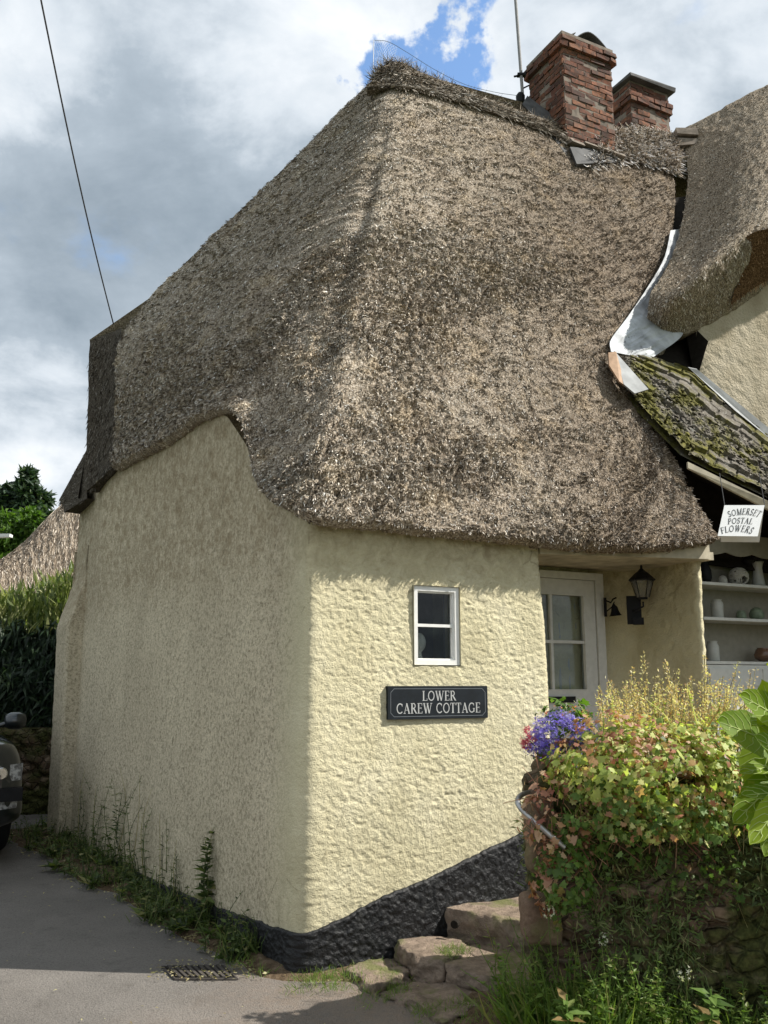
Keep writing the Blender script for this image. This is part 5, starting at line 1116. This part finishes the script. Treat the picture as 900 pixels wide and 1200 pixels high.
# --- lobelia pot
lp = Thing('flower_pot', 'terracotta pot of violet lobelia on the end of the garden wall', 'flower pot', at(655, 895, 4.42))
pc = at(655, 893, 4.42); mm = M(); mm.lathe(pc-Z*.05, [(.001, 0), (.075, 0), (.10, .13), (.108, .13), (.108, .155), (.095, .155), (.09, .12), (.001, .12)], 24); lp.part('pot', mm, MT['terracotta'], smooth=True)
mm = M(); mound(mm, 1500, (652, 862), (32, 24), 4.36, .024, FLOR, shell=.5); mound(mm, 520, (676, 858), (24, 17), 4.34, .022, FLOR, shell=.5); mound(mm, 420, (640, 872), (24, 16), 4.36, .022, FLOR, shell=.5); mound(mm, 200, (662, 884), (26, 14), 4.32, .018, FLOR, shell=.3); mound(mm, 130, (690, 876), (20, 16), 4.34, .018, FLOR, shell=.3); lp.part('lobelia_flower', mm, MT['violet'])
mm = M(); mound(mm, 900, (657, 868), (38, 24), 4.38, .026, LANCE, shell=.5); lp.part('foliage', mm, MT['weed'])
pk_ = Thing('pink_pelargonium', 'small bright pink flower cluster left of the violet lobelia', 'flower', at(621, 868, 4.4)); mm = M(); mound(mm, 110, (620, 864), (9, 12), 4.36, .028, FLOR); mound(mm, 16, (614, 872), (5, 4), 4.36, .02, FLOR); pk_.part('petal', mm, MT['pink']); mm = M(); mound(mm, 24, (630, 880), (12, 9), 4.38, .035, LOBE); mm.tube([at(621, 868, 4.38), at(640, 890, 4.42)], .002, 4); pk_.part('foliage', mm, MT['geranium2'])
ns_ = Thing('nasturtium', 'green round leaves with orange blooms behind the violet lobelia', 'plant', (*at(660, 840, 4.6)[:2], 1.15)); mm = M(); mound(mm, 260, (664, 840), (30, 20), 4.55, .040, LOBE, shell=.5); ns_.part('foliage', mm, MT['leaf_lime']); mm = M(); mound(mm, 22, (660, 838), (20, 12), 4.45, .024, FLOR); mound(mm, 14, (690, 840), (10, 8), 4.45, .024, FLOR); ns_.part('orange_blossom', mm, MT['orange']); mm = M(); mound(mm, 30, (632, 846), (8, 14), 4.42, .022, FLOR); mound(mm, 16, (668, 826), (14, 4), 4.45, .018, FLOR); ns_.part('pale_blossom', mm, MT['palepetal'])
# --- big-leaved shrub at the right edge
bl = Thing('broad_leaved_shrub', 'shrub with large glossy lime green leaves at the right edge', 'shrub', (*at(930, 950, 3.3)[:2], .6))
def big_leaf(m, base, tip, w, nrm, cup=.12, droop=.1):
    ax = tip-base; L_ = np.linalg.norm(ax); ax = ax/L_; sd__ = unit(np.cross(nrm, ax)); nr = np.cross(ax, sd__); n1, n2 = 16, 11; Q = np.zeros((n1, n2, 3))
    for i, t in enumerate(np.linspace(0, 1, n1)):
        ww_ = w*(math.sin(math.pi*min(1, t**.75*.97+.02))**.62)*(1+.035*math.sin(t*46))*(1 if t < .98 else .25)
        for j, s_ in enumerate(np.linspace(-1, 1, n2)):
            vein = .020*L_*abs(math.sin((t*1.0-abs(s_)*.35)*math.pi*5.5))*abs(s_)*.35
            Q[i, j] = base+ax*L_*t+sd__*ww_*s_*(1+.03*math.sin(t*19+s_*2)) + nr*(cup*w*(abs(s_)**1.5) - droop*L_*t*t + vein)
    m.grid(Q)
    m.tube(Q[:-1, 5]+nr*.001, np.linspace(.0045, .001, n1-1), 5, 1, False)
    for i in range(1, n1-4, 2):
        for sg_ in (-1, 1):
            pth = [Q[min(n1-1, i+int(round(k*.7))), 5+sg_*k] for k in range(0, 6)]; m.tube(catmull(np.array(pth), 8)+nr*.0008, np.linspace(.0018, .0006, 8), 4, 1, False)
MT['vein'] = flat('leaf_vein', (.34, .42, .13), .6, .3, var=.1)
leaves = [((955, 905), (890, 860), 26, (-.4, -.7, .6)), ((950, 930), (872, 925), 22, (-.2, -.6, .7)), ((945, 960), (905, 1035), 22, (-.4, -.8, .2)), ((960, 820), (905, 775), 24, (.2, -.8, .5)), ((905, 872), (845, 842), 34, (-.2, -.8, .5)), ((925, 850), (872, 812), 28, (.1, -.9, .4)), ((930, 838), (882, 845), 24, (-.2, -.6, .8)), ((905, 862), (888, 935), 36, (-.5, -.8, .3)), ((930, 900), (896, 800), 30, (-.3, -.9, .3)),
          ((920, 905), (862, 962), 27, (-.3, -.9, .2)), ((930, 925), (880, 985), 22, (-.5, -.8, .2)), ((935, 930), (897, 1000), 26, (-.4, -.8, .2)), ((930, 895), (868, 900), 20, (-.1, -.5, .9)), ((960, 860), (905, 880), 36, (-.2, -.8, .5)), ((980, 900), (925, 930), 34, (0, -.9, .4)), ((980, 830), (935, 800), 34, (0, -.9, .4)), ((990, 950), (930, 1010), 34, (0, -.9, .3)), ((960, 880), (905, 910), 30, (.2, -.9, .3))]
for i, (b, t, w, nv) in enumerate(leaves):
    Yd = 3.25+.05*((i*7) % 5); mm = M(); B = at(*b, Yd+.06); T_ = at(*t, Yd-.05); big_leaf(mm, B, T_, .80*w*Yd/F_PX, unit(nv)); bl.part('leaf', mm, [MT['broad'], MT['vein']], smooth=True)
mm = M(); cst = at(985, 1000, 3.5)
for b, t, w, nv in leaves: B = at(*b, 3.33); mm.tube(catmull(np.array([cst, (cst+B)/2+Z*.04, B]), 8), .005, 5)
mm.tube([np.array([cst[0]+.05, cst[1]+.1, .0]), cst], .02, 8); bl.part('stem', mm, MT['leaf_lime'])

# --- undergrowth at the wall foot and on the wall face
ug = M(); n = 900; x = rng.uniform(.60, 3.2, n); y = np.interp(x, [.62, .75, 1.6, 3.2], [4.45, 4.28, 4.12, 3.85])-np.abs(rng.normal(0, .10, n)); P = np.column_stack([x, y, np.zeros(n)+.0]); keep = (x < 1.15) | (rng.random(n) < .6); P = P[keep]
grass_clump(ug, P, 6, .20, .035, .5); grass_clump(ug, P[P[:, 0] < .95], 8, .28, .04, .45)
for p in P: leafy_weed(ug, p, rng.uniform(.06, .50 if p[0] < 1.15 else .32), 30, rng.uniform(.03, .065), LEAF if rng.random() < .65 else LANCE)
single('undergrowth', ug, MT['grass'], 'lush grass and weeds at the foot of the garden wall', 'undergrowth', kind='stuff')
ug = M(); n = 9000; i = rng.integers(0, len(ws), n); j = rng.integers(18, 140, n); okc = (fbm(ws[i]*2.3, Zw[0, j]*2.6, 91, 2) > -.10); P = Pw[i, j][okc]; nn_ = np.column_stack([wn[i][okc], np.full(okc.sum(), .3)]); 
P = np.repeat(P, 7, 0)+rng.normal(0, .022, (len(P)*7, 3)); nn_ = np.repeat(nn_, 7, 0); D = unit(nn_*.5+rng.normal(size=nn_.shape)*.6+np.array([0, 0, -.35])); scatter(ug, LANCE[0], LANCE[1], P, D, unit(nn_), rng.uniform(.016, .055, len(P)))
k_ = rng.integers(0, len(P), 700)      # dry strands hanging down the face
for p in P[k_]:
    l_ = rng.uniform(.06, .22); ug.tube(catmull(np.array([p, p+np.array([rng.normal(0, .015), -.03, -.4*l_]), p+np.array([rng.normal(0, .04), -.02, -l_])]), 5), .0013, 3, 0, False)
k_ = rng.integers(0, len(P), 260); scatter(ug, LOBE[0], LOBE[1], P[k_]+np.array([0, -.02, 0]), rdir(260), unit(rng.normal(size=(260, 3))*.4+np.array([0, -1, .4])), rng.uniform(.03, .06, 260))
MT['creep'] = leafmat('creeper_leaves', [(0, (.05, .075, .02)), (.5, (.12, .17, .05)), (.85, (.20, .25, .09)), (1, (.36, .31, .17))], .35)
single('wall_creeper', ug, MT['creep'], 'small creeping plants and moss growing over the face of the garden wall', 'creeper', kind='stuff')
# a few distinct plants at the foot of the wall
for (x, y, h, lab) in ((665, 1150, .10, 'broad leaved weed with pointed leaves before the garden wall'), (835, 1165, .12, 'leafy weed at the foot of the garden wall, near the right edge')):
    b = at(x, 1200, 3.9); b[2] = 0; mm = M()
    n = 26; a = rng.uniform(0, 6.28, n); P0_ = b+np.column_stack([np.zeros(n), np.zeros(n), rng.uniform(.15, h+.2, n)]); mm.tube([b, b+Z*(h+.22)], .004, 5)
    scatter(mm, LEAF[0], LEAF[1], P0_, np.column_stack([np.cos(a), np.sin(a)-.3, rng.uniform(-.1, .4, n)]), np.tile([0, -.3, 1.], (n, 1)), rng.uniform(.05, .10, n)); single('leafy_weed', mm, MT['geranium2'], lab, 'weed', origin=b, group='weeds before the garden wall')
for k_, (x, y, lab) in enumerate(((642, 1068, 'white flower head beside the quoin stone of the wall end'), (710, 1100, 'white flower head low on the garden wall, middle one'), (803, 1140, 'white flower head lowest on the garden wall, to the right'))):
    p = at(x, y, 4.05); mm = M(); mound(mm, 40, (x, y), (8, 7), 4.08, .016, FLOR); hd = Thing('white_flower', lab, 'flower', (p[0], p[1], p[2]-.1), 'white flowers in the undergrowth'); hd.part('petal', mm, MT['palepetal']); mm = M(); mm.tube([p, p+np.array([.02, .05, -.22])], .002, 4); hd.part('stalk', mm, MT['weed'])

# --- weeds along the gable wall
q, nr, s, wid = VERGE
wd = M(); n = 300; i = (rng.random(n)**.8*len(s)*.66).astype(int); i = np.clip(i, 0, len(s)-1); t = rng.random(n)**1.5; P = np.column_stack([q[i]+nr[i]*(.06+wid[i]*t)[:, None], np.full(n, .015)])
grass_clump(wd, P, 5, .09, .03, .7); grass_clump(wd, P[::6], 9, .18, .02, .45)
for p in P: leafy_weed(wd, p, rng.uniform(.05, .22)*(1.6 if rng.random() < .12 else 1), 12, rng.uniform(.035, .075), LEAF if rng.random() < .7 else LANCE)
k_ = rng.choice(len(P), 60, replace=False)
for p in P[k_]:     # flat rosettes of broader leaves
    n_ = 9; a_ = rng.uniform(0, 6.28, n_); scatter(wd, LEAF[0], LEAF[1], np.repeat(p[None], n_, 0)+Z*.02, np.column_stack([np.cos(a_), np.sin(a_), rng.uniform(.1, .7, n_)]), np.tile([0, 0, 1.], (n_, 1)), rng.uniform(.07, .15, n_))
single('verge_weeds', wd, MT['weed'], 'low weeds and grass growing along the foot of the gable wall', 'weeds', kind='stuff')
def verge_pt(px, off=.12):
    b = min(range(len(s)), key=lambda k: abs(450+F_PX*(q[k]+nr[k]*off)[0]/((q[k]+nr[k]*off)[1]*CP-1.55*SP)-px)); return np.array([*(q[b]+nr[b]*off), .02])
tall = [(92, .62, 'tall thin weed nearest the buttress'), (108, .55, 'thin seeding weed second from the buttress'), (133, .72, 'leafy upright weed in the middle of the gable wall foot'), (152, .70, 'tall feathery weed just right of the leafy upright one'), (170, .62, 'slim weed with bare tip midway along the gable wall'), (186, .50, 'short slim weed midway along the gable wall'), (242, .52, 'bushy leafed weed standing alone near the drain grating'), (205, .38, 'low leaning weed left of the lone bushy weed'), (120, .45, 'short weed between thin stems at the far end of the wall')]
for px, h, lab in tall:
    b = verge_pt(px, .10); w = Thing('tall_weed', lab, 'weed', b, 'tall weeds along the gable wall'); mm = M(); st_ = M()
    for r in range(3 if h > .5 else 2):
        bb = b+np.array([rng.normal(0, .03), rng.normal(0, .03), 0]); leafy_weed(mm, bb, h*rng.uniform(.85, 1.15), 60, .06 if px not in (133, 242) else .095, LANCE if px not in (242,) else LEAF, .06)
    leafy_weed(st_, b, h*1.15, 22, .012, LEAF, .05); w.part('leaf', mm, MT['weed']); w.part('seed_stem', st_, MT['dry'])
wd = M(); i = np.clip((len(s)*.66+rng.random(300)*len(s)*.32).astype(int), 0, len(s)-1); t = rng.random(300); P = np.column_stack([q[i]+nr[i]*(.10+wid[i]*t)[:, None], np.full(300, .02)]); grass_clump(wd, P[::2], 9, .06, .03, .7)
pts = [atz(x+rng.normal(0, 14), y+rng.normal(0, 5), .02) for x, y in ((470, 1165), (500, 1185), (440, 1170), (540, 1180), (380, 1155), (360, 1152), (570, 1190), (520, 1120), (535, 1118)) for _ in range(16)]
pts = np.array(pts); pts[-32:] = [atz(532+rng.normal(0, 10), 1116+rng.normal(0, 3), .13) for _ in range(32)]
grass_clump(wd, pts, 10, .045, .025, .7); single('grass_tufts', wd, MT['grass'], 'short bright grass between the lowest steps and the road', 'grass', kind='stuff')
# fallen bits
lt_ = M(); n = 260; P = np.column_stack([rng.uniform(ga[0]-.05, gc[0]+.1, n), rng.uniform(gd[1]-.03, ga[1]+.12, n), np.full(n, .018)]); scatter(lt_, LEAF[0], LEAF[1], P, rdir(n)*np.array([1, 1, .2]), np.tile([0, 0, 1.], (n, 1))+rng.normal(0, .3, (n, 3)), rng.uniform(.008, .03, n)); n = 700; i = rng.integers(0, int(len(s)*.9), n); P = np.column_stack([q[i]+nr[i]*(wid[i]*rng.uniform(.5, 1.35, n))[:, None], np.full(n, .018)]); scatter(lt_, LEAF[0], LEAF[1], P, rdir(n)*np.array([1, 1, .15]), np.tile([0, 0, 1.], (n, 1))+rng.normal(0, .3, (n, 3)), rng.uniform(.012, .04, n)); n = 160; P = np.column_stack([rng.uniform(-3, .3, n), rng.uniform(4.4, 8, n), np.full(n, .014)]); scatter(lt_, LEAF[0], LEAF[1], P, rdir(n)*np.array([1, 1, .1]), np.tile([0, 0, 1.], (n, 1)), rng.uniform(.01, .03, n))
single('leaf_litter', lt_, MT['dry'], 'dry fallen leaves scattered along the edge of the road', 'leaf litter', kind='stuff')

# ================================================================== BACKGROUND LEFT
# low stone wall and hedge
hw0, hw1 = at(20, 930, 11.5), at(62, 930, 11.3)
bw = Thing('low_stone_wall', 'low dark stone wall under the hedge behind the car', 'stone wall', (*at(30, 950, 11.5)[:2], 0))
mm = M(); xs = np.linspace(-9.5, -3.2, 240); zs = np.linspace(-.1, 1.0, 50); XX, ZZ_ = np.meshgrid(xs, zs, indexing='ij'); c1, c2, cid = cells(XX*4+.5*fbm(XX*4, ZZ_*4, 3), ZZ_*6, 8); Yw = 11.3-.05*np.clip((c2-c1)*3, 0, 1)-.05*cid
mm.grid(np.stack([XX, Yw, ZZ_], -1)); mm.box((-6.35, 11.6, .98), (3.15, 0, 0), (0, .3, 0), (0, 0, .02)); bw.part('stonework', mm, MT['rubblewall'], smooth=True)
hg = Thing('hedge', 'tall dark evergreen hedge with shaggy green shoots along its top behind the car', 'hedge', (-5.5, 12.2, .9))
zt_h = at(50, 735, 12)[2]; ztt = at(70, 672, 12)[2]
mm = M(); n = 15000; P = np.column_stack([rng.uniform(-9.5, -3.0, n), 11.55+.35*rng.random(n)+.12*np.sin(rng.uniform(0, 9, n)), rng.uniform(.95, zt_h+.1, n)]); P[:, 1] += .18*fbm(P[:, 0]*3, P[:, 2]*3, 5)
D = unit(rng.normal(size=(n, 3))*.5+np.array([0, -.45, -.8])); scatter(mm, LANCE[0], LANCE[1], P, D, unit(rng.normal(size=(n, 3))*.5+np.array([0, -1, .4])), rng.uniform(.10, .24, n)); mm.box((-6.25, 12.5, (zt_h+.9)/2), (3.2, 0, 0), (0, .7, 0), (0, 0, (zt_h-.9)/2)); hg.part('foliage', mm, MT['leaf_dark'])
mm = M(); n = 12000; x = rng.uniform(-9.5, -3.0, n); f = rng.random(n); ztx = np.interp(x, [-9.5, -5.2, -4.6, -3.9], [zt_h+.3, zt_h+.42, ztt-.1, ztt+.25]); P = np.column_stack([x, 11.5+1.2*rng.random(n), zt_h-.15+(ztx-zt_h)*f]); D = unit(rng.normal(size=(n, 3))*.35+np.array([0, -.1, 1])); scatter(mm, LANCE[0], LANCE[1], P, D, rdir(n), rng.uniform(.10, .26, n)); hg.part('top_shoots', mm, MT['hedge_top'])
# distant thatched cottage
dc = Thing('distant_cottage', 'further thatched cottage with a pinkish brown roof beyond the hedge', 'cottage', (*at(40, 700, 17)[:2], 0))
ridge0, ridge1 = at(100, 560, 18.5), at(190, 480, 20); ev = [(-10, 688, 15.2), (25, 689, 15.4), (60, 682, 15.7), (97, 664, 16), (150, 640, 16.5)]; tp_ = [(0, 658, 17.0), (28, 635, 17.2), (62, 600, 17.6), (98, 570, 18.2), (160, 520, 19)]
E_ = catmull(np.array([at(*p) for p in ev]), 90); T_ = catmull(np.array([at(*p) for p in tp_]), 90); t = np.linspace(0, 1, 50)[:, None, None]; DS = T_[None]*(1-t)+E_[None]*t; dn_ = sheet_normals(DS); DS = DS+dn_*(.03*fbm(np.linspace(0, 40, 90)[None]+0*t[..., 0], t[..., 0]*5, 4)+.12*np.sin(math.pi*t[..., 0]))[..., None]
mm = M(); mm.grid(DS, 1); thatch_tufts(mm, DS, 2400, L=(.10, .28), W=(.003, .007), lift=.08, jit=.12); mm.grid(np.stack([E_, E_+np.array([.15, .35, -.05]), E_+np.array([.2, .9, .3])])); mm.grid(np.stack([T_, T_+np.array([2., 3.5, -3.0])]))
dc.part('thatched_roof', mm, pair('pinkish_thatch', 1.0, (1.04, .99, .95)))
mm = M(); a_, b_ = at(-10, 700, 16.2), at(150, 700, 17.2); mm.poly([np.array([a_[0], a_[1], 0]), np.array([b_[0], b_[1], 0]), b_+Z*.9, a_+Z*.1], np.array([.3, .8, 0])); dc.part('wall', mm, MT['wall2'])
# trees
def tree(label, cpx, hpx, Yc, crown, nleaf, ls, mat, dens):
    base = at(cpx, 700, Yc); base[2] = 0; t = Thing('tree', label, 'tree', base); sc = Yc/F_PX; top = at(cpx, hpx, Yc)[2]
    tr = M(); tips = []
    tr.tube(catmull(np.array([base, base+Z*top*.45, base+Z*top*.9+np.array([.2, 0, 0])]), 10), np.linspace(top*.035, .04, 10), 8)
    for (x, y, r) in crown:
        c = at(x, y, Yc+rng.normal(0, r*sc*.5)); tr.tube(catmull(np.array([base+Z*top*rng.uniform(.3, .6), (base+Z*top*.5+c)/2+Z*.3, c]), 8), np.linspace(.10, .02, 8), 5); tips.append((c, r*sc))
    t.part('trunk', tr, MT['bark'])
    cm = M()
    for c, r in tips:
        nn = int(nleaf*(r/sc/20)**2); sub = c+rdir(max(6, nn//45))*r*.75*rng.random((max(6, nn//45), 1))**.4
        P = sub[rng.integers(0, len(sub), nn)]+rng.normal(0, r*.22, (nn, 3)); scatter(cm, LEAF[0], LEAF[1], P, rdir(nn), unit(rng.normal(size=(nn, 3))+np.array([0, -.3, .8])), rng.uniform(ls*.6, ls*1.3, nn))
    t.part('crown', cm, MT[mat]); return t
tree('dark green tree standing tallest behind the distant roof', 28, 545, 38, [(35, 558, 10), (30, 575, 14), (18, 580, 16), (45, 585, 14), (5, 590, 20), (28, 600, 20), (-15, 600, 22), (50, 603, 10), (-40, 610, 25), (10, 615, 22), (36, 618, 16)], 1500, .36, 'leaf_tree', 1)
tree('bright green bushy tree in front of the darker tree', 10, 600, 26, [(30, 605, 12), (12, 612, 16), (45, 612, 12), (-10, 615, 18), (28, 625, 18), (5, 635, 20), (-30, 630, 22), (48, 622, 10), (20, 650, 20), (-10, 655, 22)], 1700, .20, 'leaf_lime', 1)
# street lamp arm peeping in at the left edge
sl = Thing('street_lamp', 'slim white lamp arm just inside the left edge below the trees', 'street lamp', (*at(-40, 700, 22)[:2], 0)); a_ = at(-40, 640, 22); mm = M(); mm.tube([np.array([a_[0], a_[1], 0]), a_], .06, 8); mm.tube([a_, at(0, 627, 22)], .035, 8); sl.part('post', mm, MT['galv']); mm = M(); mm.box(at(5, 628, 22), (.17, 0, 0), (0, .1, 0), (0, 0, .04), jit=.004); sl.part('lamp_head', mm, MT['white'])

# ================================================================== PARKED CAR
FWD = np.array([.54, -.84, 0]); FWD /= np.linalg.norm(FWD); LFT = np.array([-FWD[1], FWD[0], 0])
car_o = np.array([-3.17, 8.25, 0]) - LFT*.93 - FWD*.25     # centre of the front axle line, roughly
car = Thing('parked_car', 'dark grey off-road car parked nose-on at the left edge of the road', 'car', (*car_o[:2], 0))
def cp(x, y, z): return car_o + FWD*x + LFT*y + Z*z
secs = [(.34, .70, .42, .92), (.30, .80, .33, 1.00), (.12, .92, .28, 1.06), (-.4, .96, .27, 1.09), (-1.3, .97, .27, 1.13), (-2.6, .97, .27, 1.15), (-3.9, .96, .28, 1.16), (-4.25, .90, .32, 1.15), (-4.35, .82, .42, 1.05)]
mm = M(); Q = []
for x, w, zb, ztp in secs:
    ring = [(-.75*w, zb), (-w, zb+.10), (-w*1.0, zb+.35), (-w*.99, ztp-.28), (-w*.93, ztp-.10), (-w*.80, ztp-.02), (-w*.4, ztp+.015), (0, ztp+.02), (w*.4, ztp+.015), (w*.80, ztp-.02), (w*.93, ztp-.10), (w*.99, ztp-.28), (w*1.0, zb+.35), (w, zb+.10), (.75*w, zb)]
    Q.append([cp(x, y, z) for y, z in ring])
Q = np.array(Q); Q = catmull(Q, 60); Q = np.transpose(catmull(np.transpose(Q, (1, 0, 2)), 60), (1, 0, 2)); mm.grid(Q, closed=True)
for e_ in (Q[0], Q[-1]): mm.add(np.concatenate([e_, [e_.mean(0)]]), [(i, i+1, len(e_)) for i in range(len(e_)-1)])
body = car.part('body', mm, MT['car'], smooth=True)
mm = M(); Q = []
for x, w, zt_ in [(-.95, .80, 1.12), (-1.55, .74, 1.62), (-2.0, .73, 1.72), (-3.2, .73, 1.72), (-3.95, .72, 1.62), (-4.25, .80, 1.15)]:
    Q.append([cp(x, y, z) for y, z in [(-w-.08, 1.10), (-w-.04, 1.3 if zt_ > 1.3 else 1.11), (-w+.02, max(zt_-.08, 1.11)), (-w*.7, zt_), (0, zt_+.02), (w*.7, zt_), (w-.02, max(zt_-.08, 1.11)), (w+.04, 1.3 if zt_ > 1.3 else 1.11), (w+.08, 1.10)]])
mm.grid(catmull(np.array(Q), 36)); car.part('cabin', mm, MT['carglass'], smooth=True)
mm = M(); mm.poly([cp(-1.6, -.66, 1.70), cp(-1.6, .66, 1.70), cp(-3.9, .66, 1.68), cp(-3.9, -.66, 1.68)], Z*.06); car.part('roof_panel', mm, MT['car'])
for sy in (1, -1):
    for xw in (-.55, -3.35):
        mm = M(); c = cp(xw, sy*.80, .37); mm.lathe(c-LFT*.12, [(.20, 0), (.35, .0), (.37, .03), (.37, .21), (.35, .24), (.20, .24)], 30, axis=LFT); wh = car.part('wheel', mm, MT['rubber'], smooth=True)
        mm = M(); mm.lathe(c-LFT*.10, [(.001, .19 if sy > 0 else .0), (.06, .2 if sy > 0 else 0), (.20, .17 if sy > 0 else .03), (.23, .2 if sy > 0 else .0)], 20, axis=LFT); car.part('rim', mm, MT['chrome'], wh)
    def cps(x, y, z): return cp(x, sy*y, z)
    mm = M(); mm.poly([cps(.33, .52, .70), cps(.20, .865, .71), cps(.17, .875, .85), cps(.30, .60, .84), cps(.34, .50, .82)], -FWD*.10-LFT*sy*.02); mm.V[0] = mm.V[0]+FWD*.065+LFT*sy*.02
    hl = car.part('headlight', mm, MT['lens']); mm = M(); mm.lathe(cps(.31, .70, .775), [(.001, .0), (.05, .0), (.055, .02), (.045, .03), (.001, .03)], 18, axis=FWD); car.part('lamp_ring', mm, MT['chrome'], hl)
    mm = M(); mm.poly([cps(.36, .50, .47), cps(.25, .82, .48), cps(.24, .83, .545), cps(.36, .50, .54)], -FWD*.05); mm.V[0] = mm.V[0]+FWD*.05+LFT*sy*.03; car.part('fog_lamp', mm, MT['lens'])
    mm = M(); mm.box(cps(.30, .64, .60), LFT*.24, FWD*.05, Z*.055); mm.V[0] = mm.V[0]+FWD*.03; car.part('air_intake', mm, MT['black'])
    mm = M(); c = cps(-1.05, 1.05, 1.17); mm.lathe(c-LFT*.11, [(.001, 0), (.06, .01), (.085, .06), (.09, .14), (.07, .2), (.001, .22)], 14, axis=LFT); mm.tube([cps(-1.05, .88, 1.12), c], .025, 6); car.part('door_mirror', mm, MT['car'], smooth=True)
mm = M(); mm.box(cp(.345, 0, .78), LFT*.48, FWD*.05, Z*.07); mm.box(cp(.36, 0, .50), LFT*.42, FWD*.04, Z*.06); car.part('grille', mm, MT['black'])
mm = M(); mm.poly([cp(-1.0, -.74, 1.14), cp(-1.0, .74, 1.14), cp(-1.52, .66, 1.60), cp(-1.52, -.66, 1.60)], FWD*.02+Z*.01); car.part('windscreen', mm, MT['carglass'])
